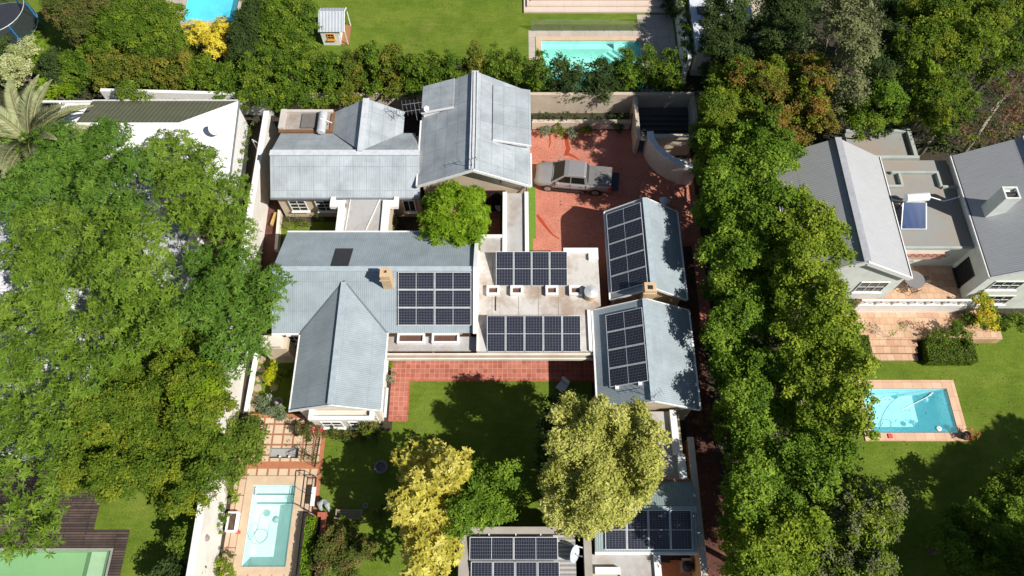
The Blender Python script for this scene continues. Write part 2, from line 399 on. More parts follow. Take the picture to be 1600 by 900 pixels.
struct('lawn', rects(0.012, [(-48.0, -24.5, 40.5, 60.0)], HOLES + [(-28.3, -21.8, 43.5, 50)]), grass)
struct('lawn', rects(0.012, [(-16.05, -13.0, 12.5, 16.4), (-15.9, -11.0, 23.3, 25.9)]), grass)
struct('driveway', rects(0.016, [(1.05, 12.8, 18.0, 33.7)]), drive)
struct('lane', rects(0.020, [(10.4, 12.1, -6, 24.0)]), litter)
struct('terrace', rects(0.024, [(-7.5, 6.0, 14.55, 17.0), (-7.45, -6.3, 12.0, 14.55)]), redtile)
struct('terrace_edge', rects(0.027, [(-6.34, 5.0, 14.47, 14.56), (-6.36, -6.27, 12.0, 14.47), (-7.4, -6.36, 11.94, 12.02)]), redbrick)
struct('pool_terrace', rects(0.024, [(-16.1, -11.35, 8.7, 12.3)], HOLES), pooltile)
struct('pool_terrace', rects(0.021, [(-16.1, -11.15, -3, 8.75)], HOLES), poolside)
struct('brick_border', rects(0.030, [(-15.8, -11.6, 12.15, 12.42), (-15.8, -11.35, 9.12, 9.55), (-11.35, -11.1, 6.2, 11.6)]), terracotta)
struct('paving', rects(0.020, [(1.3, 12.7, 37.0, 43.5), (10.0, 12.8, 37.0, 45.2)], HOLES), stonepave)
struct('paving', rects(0.020, [(-30.0, -21.8, 44.0, 56)], HOLES), stonepave)
struct('paving', rects(0.020, [(16.2, 21.0, 41.0, 52)]), stonepave)
struct('deck', rects(0.05, [(-42, -21.55, -4, 5.7), (-42, -23.6, 5.7, 9.0)], HOLES), deckmat)
struct('alley', rects(0.018, [(-17.3 - 1.2, -17.2, 20, 34.0)]), mulch)
struct('alley', rects(0.022, [(-16.9, -15.7, 20, 34.6)]), litter)
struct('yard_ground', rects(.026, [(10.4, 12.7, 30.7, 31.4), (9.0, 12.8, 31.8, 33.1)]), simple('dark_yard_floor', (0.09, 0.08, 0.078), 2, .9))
struct('mulch_bed', rects(0.02, [(-29.5, -23.5, 35.4, 37.4)]), mulch)
struct('courtyard', rects(0.02, [(-6.3, 1.0, 22.5, 27.0)]), redtile)
struct('verge', rects(0.05, [(1.12, 1.62, 24.6, 28.9), (1.12, 1.4, 22.3, 24.6)]), FM['fern'] if False else simple('verge_mat', (0.12, 0.24, 0.02), 6, 0.9, 0.8, fine=16))
# raised ground at the right neighbour
bm = abox(20.8, 30.6, 17.0, 19.0, 0, 0.7); box(bm, 22.3, 25.3, 16.6, 17.0, 0, 0.52); box(bm, 22.3, 25.3, 16.2, 16.6, 0, 0.35); box(bm, 22.3, 25.3, 15.8, 16.2, 0, 0.18)
struct('raised_patio', bm, patiotile)
bm = nb()
for k, (dx, y0) in enumerate([(0, 45.35), (0.25, 45.85), (0.55, 46.35), (0.8, 46.8)]):
    box(bm, 0.95 + dx, 12.9, y0, 52, 0 if k == 0 else 0.16 * k, 0.16 * (k + 1))
struct('garden_steps', bm, stonetread)

def stepstones(pts, s, label_group):
    bm = nb()
    for x, y in pts:
        q = [(x + s * math.cos(a) * (1 + .15 * math.sin(3 * a + x)), y + s * math.sin(a)) for a in [R(45 * k + 20) for k in range(8)]]
        prism(bm, q, 0.0, 0.05)
    return struct('stepping_stones', bm, simple('step_stone%d' % len(MATS), (0.36, 0.29, 0.20), 3, 0.9, 0.3))
stepstones([(-15.62 + 0.06 * math.sin(i), 15.9 - i * .62) for i in range(6)] + [(-14.6, 14.1), (-15.1, 12.7), (-14.5, 12.7)], 0.26, '')
stepstones([(-14.9 + i * .68, 23.95 + .05 * (i % 2)) for i in range(5)], 0.25, '')

# ------------------------------------------------------------------ pools
def watermat(name, tint, ior=1.2, sc=(.3, .85, .9), k=.15):
    m, n, b = nodes(name)
    n.nodes.remove(b)
    t = N(n, 'ShaderNodeBsdfTransparent'); t.inputs[0].default_value = (*tint, 1)
    g = N(n, 'ShaderNodeBsdfGlossy'); g.inputs['Roughness'].default_value = 0.03
    f = N(n, 'ShaderNodeFresnel'); f.inputs[0].default_value = ior
    bp = N(n, 'ShaderNodeBump'); bp.inputs['Strength'].default_value = 0.25; bp.inputs['Distance'].default_value = 0.02
    L(n, noise(n, 3.0, 3, 0.5), bp.inputs['Height']); L(n, bp.outputs[0], g.inputs['Normal'])
    mx = N(n, 'ShaderNodeMixShader'); L(n, f.outputs[0], mx.inputs[0]); L(n, t.outputs[0], mx.inputs[1]); L(n, g.outputs[0], mx.inputs[2])
    df = N(n, 'ShaderNodeBsdfDiffuse'); df.inputs[0].default_value = (*sc, 1); m2 = N(n, 'ShaderNodeMixShader'); m2.inputs[0].default_value = k
    L(n, mx.outputs[0], m2.inputs[1]); L(n, df.outputs[0], m2.inputs[2]); L(n, m2.outputs[0], n.nodes['Material Output'].inputs[0]); return m
def pool(label, group, rect, depth, liner, tint, cop, copw, copmat, steps=(), shelf=None, edges=False, sc=(.3, .85, .9), k=.15):
    x0, x1, y0, y1 = rect
    t = thing('swimming_pool', label, 'pool', ((x0 + x1) / 2, (y0 + y1) / 2, 0), group)
    bm = nb(); zt = 0.03
    for q in ([(x0, y0, -depth), (x1, y0, -depth), (x1, y1, -depth), (x0, y1, -depth)],
              [(x0, y0, zt), (x1, y0, zt), (x1, y0, -depth), (x0, y0, -depth)], [(x1, y0, zt), (x1, y1, zt), (x1, y1, -depth), (x1, y0, -depth)],
              [(x1, y1, zt), (x0, y1, zt), (x0, y1, -depth), (x1, y1, -depth)], [(x0, y1, zt), (x0, y0, zt), (x0, y0, -depth), (x0, y1, -depth)]):
        face(bm, q)
    obj('basin', bm, liner, t)
    for pr in steps:
        bm = nb(); prism(bm, pr[0], -depth + 0.003, pr[1]); obj('step', bm, shelf or liner, t)
    if edges:
        for yy, zz in ((y1 - .5, -.345), (y1 - .95, -.645)): obj('step_edge', abox(x0 + .1, x1 - .1, yy, yy + .07, zz, zz + .012), simple('dark_step_tile', (.03, .04, .05), 3, .5) if 'dark_step_tile' not in MATS else MATS['dark_step_tile'], t)
    bm = rects(-0.09, [(x0 + .004, x1 - .004, y0 + .004, y1 - .004)]); obj('water', bm, watermat('pool_water_%d' % len(MATS), tint, sc=sc, k=k), t)
    if copw:
        bm = nb(); a, b_, c, d = copw     # left right bottom top
        z0, z1 = 0.0, 0.07
        box(bm, x0 - a, x0, y0 - c, y1 + d, z0, z1); box(bm, x1, x1 + b_, y0 - c, y1 + d, z0, z1)
        box(bm, x0, x1, y0 - c, y0, z0, z1); box(bm, x0, x1, y1, y1 + d, z0, z1)
        obj('coping', bm, copmat, t)
    return t
aqua = simple('pool_liner_mint', (0.80, 0.93, 0.91), 1.0, 0.8); aqua_b = simple('pool_liner_blue', (0.70, 0.93, 0.96), 1.0, 0.8)
greenl = simple('pool_liner_green', [(0.3, (0.30, 0.50, 0.27)), (0.7, (0.40, 0.58, 0.35))], 0.4, 0.8)
tq = simple('pool_liner_turquoise', (0.25, 0.75, 0.85), 1.0, 0.8); mint2 = simple('pool_liner_seafoam', (0.50, 0.86, 0.76), 1.0, 0.8)
pool('narrow rectangular lap pool with mint water beside the long white wall', None, PL, 1.25, aqua, (0.86, 0.985, 0.97), True, (0.45, 0.6, 0.4, 0.5), coping,
     [([(PL[0] + .02, PL[3] - .5), (PL[1] - .02, PL[3] - .5), (PL[1] - .02, PL[3] - .02), (PL[0] + .02, PL[3] - .02)], -0.35), ([(PL[0] + .02, PL[3] - .95), (PL[1] - .02, PL[3] - .95), (PL[1] - .02, PL[3] - .5), (PL[0] + .02, PL[3] - .5)], -0.65)], edges=True, sc=(.45, .9, .82), k=.18)
pool('bright blue pool with terracotta tile coping on the right lawn', None, PR, 1.5, aqua_b, (0.86, 0.97, 0.985), True, (0.45, 0.55, 0.5, 0.55), copetile, sc=(.12, .72, .88), k=.30)
x0, x1, y0, y1 = PT
pool('seafoam pool with corner steps behind the hedge and glass fence', None, PT, 1.3, mint2, (0.82, 0.97, 0.94), True, (0.45, 0.02, 0.4, 0.42), coping,
     [([(x0 + .02, y1 - .55), (x1 - 2.0, y1 - .55), (x1 - 2.0, y1 - .02), (x0 + .02, y1 - .02)], -0.30),
      ([(x1 - 2.6, y1 - .02), (x1 - .02, y1 - .02), (x1 - .02, y1 - 2.6)], -0.3), ([(x1 - 3.0, y1 - .02), (x1 - 2.6, y1 - .02), (x1 - .02, y1 - 2.6), (x1 - .02, y1 - 3.0)], -0.55),
      ([(x1 - 3.4, y1 - .02), (x1 - 3.0, y1 - .02), (x1 - .02, y1 - 3.0), (x1 - .02, y1 - 3.4)], -0.8)])
pool('turquoise pool at the top edge behind the yellow bush', None, PA, 1.2, tq, (0.6, 0.9, 0.95), True, (0.6, 0.05, 0.3, 0.3), stonepave)
x0, x1, y0, y1 = PB
pool('cloudy green pool set in the dark timber deck', None, PB, 1.2, greenl, (0.86, 0.96, 0.86), True, (0.1, 0.12, 0.1, 0.12), stone,
     [([(x1 - 1.3, y0 + .02), (x1 - .02, y0 + .02), (x1 - .02, y1 - .02), (x1 - 1.3, y1 - .02)], -0.45)], shelf=simple('pale_pool_shelf', (0.72, 0.78, 0.70), 1, .8), sc=(.28, .5, .27), k=.35)
t = thing('reflecting_pond', 'small sunken rectangular pond with grey water in the tiled terrace', 'pond', (-13.4, 10.05, 0))
a, b_, c, d = POND
bm = nb()
for q in ([(a, c, -.5), (b_, c, -.5), (b_, d, -.5), (a, d, -.5)], [(a, c, .028), (b_, c, .028), (b_, c, -.5), (a, c, -.5)], [(b_, c, .028), (b_, d, .028), (b_, d, -.5), (b_, c, -.5)],
          [(b_, d, .028), (a, d, .028), (a, d, -.5), (b_, d, -.5)], [(a, d, .028), (a, c, .028), (a, c, -.5), (a, d, -.5)]): face(bm, q)
obj('basin', bm, stone, t)
obj('water', rects(-0.28, [(a + .003, b_ - .003, c + .003, d - .003)]), simple('pond_water', (0.36, 0.36, 0.36), 2, 0.15), t)
bm = nb(); cyl(bm, -13.7, 9.85, -.28, -.05, .06, 8); obj('fountain_jet', bm, whitetrim, t)
bm = nb(); cyl(bm, -13.15, 9.85, -.28, -.05, .06, 8); obj('fountain_jet', bm, whitetrim, t)

# ------------------------------------------------------------------ buildings
def window(root, axis, wall, a0, a1, z0, z1, s, bars=(2, 2), frame=whitetrim, gl=pane, sill=True, mullion=None):
    """axis 'y': wall plane y=wall facing s (-1 south, +1 north), a = x range; axis 'x': wall plane x=wall facing s"""
    def bx(bm, p0, p1, q0, q1, d0, d1):
        lo, hi = sorted((wall + s * d0, wall + s * d1))
        if axis == 'y': box(bm, p0, p1, lo, hi, q0, q1)
        else: box(bm, lo, hi, p0, p1, q0, q1)
    bm = nb(); f = 0.06
    bx(bm, a0 - f, a0, z0 - f, z1 + f, -0.05, 0.05); bx(bm, a1, a1 + f, z0 - f, z1 + f, -0.05, 0.05)
    bx(bm, a0, a1, z0 - f, z0, -0.05, 0.05); bx(bm, a0, a1, z1, z1 + f, -0.05, 0.05)
    for i in range(1, bars[0]): x = a0 + (a1 - a0) * i / bars[0]; bx(bm, x - .018, x + .018, z0, z1, 0.0, 0.04)
    for i in range(1, bars[1]): z = z0 + (z1 - z0) * i / bars[1]; bx(bm, a0, a1, z - .018, z + .018, 0.0, 0.038)
    if sill: bx(bm, a0 - .12, a1 + .12, z0 - f - .07, z0 - f, -0.02, 0.14)
    w_ = obj('window', bm, frame, root)
    bm = nb(); bx(bm, a0, a1, z0, z1, -0.02, 0.012); obj('pane', bm, gl, w_)
    return w_
def gable_walls(a0, a1, b0, b1, ze, zr, inset=0.28, endin=0.18, z0=0.0, drop=0.10):
    """closed five-sided body between two gable ends; a = one eave side, b = the other (world xy at ends 0 and 1)"""
    a0, a1, b0, b1 = [Vector((p[0], p[1], 0)) for p in (a0, a1, b0, b1)]
    ax = (a1 - a0).normalized(); cr = (b0 - a0).normalized()
    A0 = a0 + cr * inset + ax * endin; B0 = b0 - cr * inset + ax * endin; A1 = a1 + cr * inset - ax * endin; B1 = b1 - cr * inset - ax * endin
    half = (b0 - a0).length / 2; sl = (zr - ze) / half; zw = ze + sl * inset - drop; zt = zr - drop
    bm = nb(); rg = []
    for A, B in ((A0, B0), (A1, B1)):
        M = (A + B) / 2
        rg.append([bm.verts.new(p) for p in ((A.x, A.y, z0), (A.x, A.y, zw), (M.x, M.y, zt), (B.x, B.y, zw), (B.x, B.y, z0))])
    bm.faces.new(rg[0]); bm.faces.new(rg[1][::-1])
    for i in range(5):
        j = (i + 1) % 5; bm.faces.new((rg[0][j], rg[0][i], rg[1][i], rg[1][j]))
    bmesh.ops.recalc_face_normals(bm, faces=bm.faces)
    return bm
def roof_slope(root, pts, m, th=0.06):
    return obj('roof', solid(nb(), pts, th), m, root)

# ---- main house: long east-west wing (B), south gable wing (A), flat concrete centre (J) and its lean-to skylights
mh = thing('main_house', 'main house with blue-grey corrugated roofs, south gable wing and flat concrete centre roof', 'house', (-8, 18, 0))
zB, rB = 2.9, 4.5
obj('wall', gable_walls((-14.2, 16.5), (-2.35, 16.5), (-14.2, 23.4), (-2.35, 23.4), zB, rB), cream, mh)
rb = roof_slope(mh, [(-2.3, 23.4, zB), (-14.25, 23.4, zB), (-14.25, 19.95, rB), (-2.3, 19.95, rB)], blueroof)
roof_slope(mh, [(-14.25, 16.5, zB), (-2.3, 16.5, zB), (-2.3, 19.95, rB), (-14.25, 19.95, rB)], blueroof)
bm = nb(); beam(bm, (-14.25, 19.95, rB + .03), (-2.3, 19.95, rB + .03), .32, .05); obj('ridge_cap', bm, simple('ridge_cap_blue', (0.39, 0.46, 0.50), 3, .5), mh)
obj('wall', gable_walls((-12.5, 11.8), (-12.5, 16.9), (-7.43, 11.8), (-7.43, 16.9), 2.9, 4.2), simple('cream_white_plaster', (0.68, 0.62, 0.54), 1, .85), mh)
rA = 4.2; ry = 19.3
roof_slope(mh, [(-12.52, 16.5, 2.93), (-12.52, 11.8, 2.93), (-9.97, 11.75, rA + .03), (-9.97, ry, rA + .03)], blueroof)
roof_slope(mh, [(-7.43, 11.8, 2.93), (-7.43, 16.5, 2.93), (-9.97, ry, rA + .03), (-9.97, 11.75, rA + .03)], blueroof)
bm = nb(); beam(bm, (-9.97, 11.75, rA + .06), (-9.97, ry - .1, rA + .06), .3, .05); obj('ridge_cap', bm, MATS['ridge_cap_blue'], mh)
bm = nb()
beam(bm, (-12.52, 16.52, 2.95), (-9.97, ry, rA + .03), .10, .02); beam(bm, (-7.43, 16.52, 2.95), (-9.97, ry, rA + .03), .10, .02)
obj('valley_gutter', bm, simple('valley_lead', (0.12, 0.14, 0.16), 3, .6), mh)
bm = nb()
beam(bm, (-12.56, 11.74, 2.9), (-9.97, 11.68, 4.2), .06, .2); beam(bm, (-9.97, 11.68, 4.2), (-7.4, 11.74, 2.9), .06, .2)
beam(bm, (-12.58, 11.7, 2.86), (-12.58, 16.5, 2.86), .1, .1); beam(bm, (-7.37, 11.7, 2.86), (-7.37, 16.5, 2.86), .1, .1)
obj('fascia', bm, whitetrim, mh)
bm = nb(); beam(bm, (-14.25, 16.44, 2.86), (-7.45, 16.44, 2.86), .1, .1); beam(bm, (-14.25, 23.46, 2.86), (-2.3, 23.46, 2.86), .1, .1); obj('gutter', bm, whitetrim, mh)
bm = nb(); box(bm, -2.3, -2.08, 16.4, 23.45, 0, 3.1); beam(bm, (-2.19, 16.4, 3.12), (-2.19, 19.95, 4.66), .22, .1); beam(bm, (-2.19, 19.95, 4.66), (-2.19, 23.45, 3.12), .22, .1)
prism(bm, [(-2.3, 16.4), (-2.08, 16.4), (-2.08, 16.5), (-2.3, 16.5)], 0, 3.0)
obj('parapet', bm, white, mh)
bm = nb(); rg = [[bm.verts.new((x, y, z)) for y, z in ((16.4, 2.6), (16.4, 3.07), (19.95, 4.6), (23.45, 3.07), (23.45, 2.6))] for x in (-2.28, -2.1)]
bm.faces.new(rg[0]); bm.faces.new(rg[1][::-1])
obj('wall', bm, white, mh)
# porch block at the south gable of A: parapet with cream front and two windows
bm = abox(-11.5, -7.9, 11.42, 11.95, 0, 2.35); obj('wall', bm, MATS['cream_white_plaster'], mh)
bm = nb(); box(bm, -11.55, -7.85, 11.34, 11.56, 2.2, 2.6); box(bm, -11.55, -11.3, 11.56, 11.95, 2.2, 2.6); box(bm, -8.1, -7.85, 11.56, 11.95, 2.2, 2.6); obj('parapet', bm, white, mh)
window(mh, 'y', 11.42, -11.0, -9.9, 0.75, 1.85, -1, (2, 2)); window(mh, 'y', 11.42, -9.4, -8.3, 0.75, 1.85, -1, (2, 2))
window(mh, 'x', -7.71, 12.3, 13.9, 0.2, 2.0, 1, (2, 2)); window(mh, 'x', -7.71, 14.9, 15.7, 0.9, 2.0, 1, (1, 2))
window(mh, 'y', 16.68, -13.6, -12.9, 0.9, 2.0, -1, (2, 2))
# chimney on B
t0 = on_plane(597, 442, Vector((0, 19.95, rB)), Vector((0, -.42, 1)).normalized())
bm = nb(); cx, cy = -7.33, 19.15
box(bm, cx - .28, cx + .28, cy - .28, cy + .3, 3.6, 5.3); box(bm, cx - .36, cx + .30, cy - .3, cy + .38, 5.0, 5.15)
for q in ((cx - .28, cx + .28, cy + .16, cy + .3), (cx - .28, cx + .28, cy - .28, cy - .02), (cx - .28, cx - .10, cy - .02, cy + .16), (cx + .10, cx + .28, cy - .02, cy + .16)): box(bm, *q, 5.3, 5.62)
ch = obj('chimney', bm, simple('sand_brick', (0.60, 0.43, 0.26), 4, .85, .3), mh)
obj('flue', abox(cx - .10, cx + .10, cy - .02, cy + .16, 5.29, 5.31), dark, ch)
# dark roof light on the north slope of B
def on_slope(px, py, p0, n, lift): 
    return on_plane(px, py, Vector(p0) + Vector(n).normalized() * lift, Vector(n).normalized())
nBn = (0, .4638, 1)
q = [on_slope(px, py, (0, 19.95, rB), nBn, .05) for px, py in ((525, 388), (552, 388), (544, 415), (517, 415))]
obj('skylight', solid(nb(), q, .05), simple('dark_roof_light', (0.035, 0.033, 0.036), 3, .35), mh)
# flat concrete roof
zJ = 3.0
bm = abox(-2.08, 5.3, 16.9, 22.05, 0, zJ - 0.25)
obj('wall', bm, cream, mh)
bm = abox(-2.08, 4.62, 15.3, 21.9, zJ - 0.25, zJ); box(bm, 4.62, 5.35, 17.95, 21.9, zJ - .25, zJ - .002); obj('flat_roof', bm, flatroof, mh)
for x in (-4.9, -2.1, 1.3, 4.6): obj('veranda_post', abox(x - .07, x + .07, 16.25, 16.39, 0, 2.45), whitetrim, mh)
bm = nb(); box(bm, -7.38, -2.085, 15.5, 16.40, 2.45, 2.58); obj('flat_roof', bm, flatroof2, mh)
bm = nb(); box(bm, -7.43, 4.9, 15.2, 15.3, 2.3, 2.72); box(bm, -7.43, 4.9, 15.02, 15.12, 2.2, 2.45); obj('parapet', bm, simple('cream_parapet', (0.72, 0.66, 0.57), 1, .85), mh)
bm = nb(); box(bm, -7.43, 4.9, 15.12, 15.2, 2.18, 2.4); obj('gutter', bm, rust, mh)
bm = nb(); box(bm, -2.08, -2.02, 15.3, 22.0, zJ - .05, zJ + .12); box(bm, 3.2, 5.35, 21.75, 22.1, zJ - .1, zJ + .22); box(bm, 4.75, 5.35, 21.3, 21.75, zJ - .1, zJ + .2)
box(bm, 4.5, 4.7, 15.3, 17.9, zJ - .1, zJ + .15); obj('parapet', bm, white, mh)
bm = nb(); beam(bm, (-0.98, 17.9, zJ + .03), (-0.98, 21.0, zJ + .03), .05, .05); obj('pipe', bm, black, mh)
bm = nb()
for x in (-1.2, 0.4, 1.6, 2.8): beam(bm, (x, 15.4, zJ + .006), (x, 21.5, zJ + .006), .025, .008)
obj('roof_seam', bm, simple('seam_mastic', (0.30, 0.24, 0.18), 2, .9), mh)
def skylight(x0, x1, y0, y1, zb, h=.28, wd=.14, root=mh):
    bm = nb()
    box(bm, x0 - wd, x1 + wd, y0 - wd, y0, zb, zb + h); box(bm, x0 - wd, x1 + wd, y1, y1 + wd, zb, zb + h)
    box(bm, x0 - wd, x0, y0, y1, zb, zb + h); box(bm, x1, x1 + wd, y0, y1, zb, zb + h)
    s = obj('skylight', bm, white, root)
    obj('pane', abox(x0, x1, y0, y1, zb, zb + h - .12), simple('brown_skylight_glass', (0.14, 0.075, 0.055), 2, .2) if 'brown_skylight_glass' not in MATS else MATS['brown_skylight_glass'], s)
for px0, px1, py0, py1 in ((764, 777, 449, 457), (801, 814, 449, 457), (856, 869, 449, 457), (893, 906, 449, 457)):
    a = W(px0, py0, zJ + .28); b_ = W(px1, py1, zJ + .28); skylight(a.x, b_.x, b_.y, a.y, zJ)
for px0, px1, py0, py1 in ((624, 660, 523, 533), (678, 714, 523, 533)):
    a = W(px0, py0, 2.58 + .25); b_ = W(px1, py1, 2.58 + .25); skylight(a.x, b_.x, b_.y, a.y, 2.58, .25, .12)
# link roof K, courtyard strip L and its small roof
bm = nb(); box(bm, -11.2, -7.9, 23.48, 26.1, 0, 2.7); obj('wall', bm, cream, mh)
bm = nb(); box(bm, -11.0, -8.1, 23.48, 26.05, 2.7, 2.82); obj('flat_roof', bm, flatroof2, mh)
bm = nb(); box(bm, -11.2, -10.75, 23.48, 25.6, 2.7, 3.0); box(bm, -8.35, -7.9, 23.48, 25.6, 2.7, 3.0); box(bm, -11.75, -10.75, 25.25, 25.75, 2.72, 3.02); box(bm, -8.35, -7.35, 25.25, 25.75, 2.72, 3.02)
box(bm, -11.75, -11.45, 25.75, 26.0, 2.72, 3.02); box(bm, -7.65, -7.35, 25.75, 26.0, 2.72, 3.02); obj('parapet', bm, white, mh)
bm = nb(); beam(bm, (-8.6, 25.9, 2.85), (-9.3, 23.6, 2.85), .05, .05); beam(bm, (-10.5, 25.9, 2.85), (-10.6, 23.6, 2.85), .05, .05); obj('pipe', bm, whitetrim, mh)
bm = nb(); box(bm, -0.55, 1.05, 22.1, 26.55, 0, 2.55); box(bm, -2.05, -0.55, 21.95, 23.2, 0, 2.55); obj('wall', bm, cream, mh)
bm = nb(); box(bm, -0.35, 0.72, 22.05, 26.5, 2.55, 2.66); box(bm, -2.0, -0.5, 21.95, 23.1, 2.552, 2.668); obj('flat_roof', bm, flatroof2, mh)
bm = nb(); box(bm, 0.82, 1.07, 22.05, 26.5, 2.5, 2.85); box(bm, -0.6, -0.33, 22.05, 26.5, 2.5, 2.83); box(bm, -2.06, -0.6, 23.1, 23.3, 2.5, 2.8); obj('parapet', bm, white, mh)
bm = nb(); beam(bm, (0.77, 22.05, 2.72), (0.77, 26.6, 2.72), .07, .07); beam(bm, (0.77, 26.6, 2.72), (0.85, 27.0, 3.5), .09, .09); obj('drainpipe', bm, greymetal, mh)

# ---- north-west wing C with the curved-looking cross gable D and the tank deck M
cw = thing('north_west_house', 'pale galvanised iron roofed house with cross gable left of the tall gabled house', 'house', (-11, 28.5, 0))
obj('wall', gable_walls((-15.7, 26.05), (-6.0, 26.05), (-15.7, 31.2), (-6.0, 31.2), 2.9, 4.25), cream, cw)
roof_slope(cw, [(-15.7, 26.0, 2.9), (-5.98, 26.0, 2.9), (-5.98, 28.55, 4.25), (-15.7, 28.55, 4.25)], galv)
roof_slope(cw, [(-6.6, 31.2, 2.9), (-15.75, 31.2, 2.9), (-15.7, 28.55, 4.25), (-6.0, 28.55, 4.25)], galvdark)
bm = nb(); beam(bm, (-15.7, 28.55, 4.29), (-5.98, 28.55, 4.29), .42, .05); obj('ridge_cap', bm, simple('pale_ridge_cap', (0.58, 0.61, 0.64), 3, .45), cw)
obj('wall', gable_walls((-12.15, 30.0), (-12.15, 33.0), (-7.45, 30.0), (-7.45, 33.0), 2.95, 4.35), cream, cw)
for s, xe in ((-1, -12.2), (1, -7.4)):
    p = [(xe, 31.2, 2.95), (xe, 33.0, 2.95), (-9.8, 32.9, 4.4), (-9.8, 28.6, 4.4)]
    roof_slope(cw, p, galvdark)
bm = nb(); beam(bm, (-9.8, 28.6, 4.44), (-9.8, 32.9, 4.44), .42, .05); obj('ridge_cap', bm, MATS['pale_ridge_cap'], cw)
bm = abox(-15.8, -12.25, 31.22, 32.9, 0, 2.85); obj('wall', bm, cream, cw)
bm = abox(-15.8, -12.25, 31.22, 32.9, 2.85, 3.0); obj('flat_roof', bm, simple('tank_deck', [(0.3, (0.24, 0.19, 0.16)), (0.7, (0.42, 0.38, 0.35))], 1.2, .9), cw)
bm = nb(); box(bm, -15.85, -12.2, 31.15, 31.35, 2.95, 3.12); box(bm, -12.4, -12.2, 31.35, 32.9, 2.95, 3.12); obj('edge_flashing', bm, rust, cw)
bm = nb(); box(bm, -15.85, -15.5, 31.35, 32.95, 3.0, 3.3); box(bm, -15.5, -12.3, 32.75, 32.95, 3.0, 3.25); obj('parapet', bm, simple('weathered_parapet', (0.55, 0.5, 0.46), 1, .9), cw)
bm = nb(); box(bm, -14.4, -13.4, 31.5, 32.7, 3.0, 3.12); obj('hatch', bm, simple('hatch_grey', (0.16, 0.145, 0.135), 3, .7), cw)
bm = nb(); beam(bm, (-15.7, 25.94, 2.86), (-6.0, 25.94, 2.86), .1, .1); obj('gutter', bm, greymetal, cw)
window(cw, 'y', 26.23, -14.75, -13.75, 1.0, 2.2, -1, (2, 3)); window(cw, 'y', 26.23, -13.0, -12.0, 1.0, 2.2, -1, (2, 3)); window(cw, 'y', 26.23, -7.2, -6.5, 0.9, 2.2, -1, (2, 1))

# ---- tall gabled house E with side dormers
eh = thing('tall_gabled_house', 'tall cream house with pale galvanised gable roof and side dormers beside the driveway', 'house', (-2.4, 30, 0))
zE, rE = 3.6, 5.5
obj('wall', gable_walls((-6.05, 26.6), (-6.05, 34.2), (1.15, 26.6), (1.15, 34.2), zE, rE, .25, .2), cream, eh)
roof_slope(eh, [(-6.1, 34.2, zE), (-6.1, 26.5, zE), (-2.45, 26.4, rE), (-2.45, 34.3, rE)], galvdark)
roof_slope(eh, [(1.2, 26.5, zE), (1.2, 34.2, zE), (-2.45, 34.3, rE), (-2.45, 26.4, rE)], galvdark)
bm = nb(); beam(bm, (-2.45, 26.4, rE + .04), (-2.45, 34.3, rE + .04), .45, .05); obj('ridge_cap', bm, MATS['pale_ridge_cap'], eh)
bm = nb()
for dx in (-.08, .14): tube(bm, [(-2.45 + dx, 26.4, rE + .09), (-2.45 + dx, 30, rE + .09), (-2.5 + dx, 34.2, rE + .09)], .018, 5)
obj('cable', bm, black, eh)
# dormers: shallow upper roofs
roof_slope(eh, [(-6.05, 34.0, 4.35), (-6.05, 31.8, 4.35), (-3.85, 31.8, 4.95), (-3.85, 34.2, 4.95)], galvdark)
bm = nb(); box(bm, -5.95, -4.0, 31.9, 34.0, 3.5, 4.28); obj('wall', bm, white, eh)
roof_slope(eh, [(1.25, 29.1, 4.35), (1.25, 33.7, 4.35), (-1.25, 33.6, 4.98), (-1.25, 29.1, 4.98)], galvdark)
bm = nb(); box(bm, -1.0, 1.12, 29.2, 33.5, 3.5, 4.28); obj('wall', bm, white, eh)
bm = nb(); beam(bm, (1.25, 29.05, 4.3), (-1.25, 29.05, 4.93), .05, .16); beam(bm, (-6.05, 31.75, 4.3), (-3.85, 31.75, 4.9), .05, .16)
beam(bm, (-6.13, 26.4, zE - .05), (-2.45, 26.33, rE - .05), .07, .2); beam(bm, (-2.45, 26.33, rE - .05), (1.22, 26.4, zE - .05), .07, .2)
beam(bm, (-6.15, 26.4, zE - .03), (-6.15, 31.7, zE - .03), .1, .1); beam(bm, (1.25, 26.4, zE - .03), (1.25, 29, zE - .03), .1, .1)
obj('fascia', bm, whitetrim, eh)
window(eh, 'y', 26.8, -1.9, -0.5, 0.1, 2.5, -1, (3, 1), frame=simple('dark_red_frame', (0.10, 0.03, 0.025), 3, .6), gl=dark, sill=False)
bm = nb(); beam(bm, (-.75, 26.7, 3.9), (-.72, 26.6, 3.75), .08, .16); obj('floodlight', bm, dark, eh)

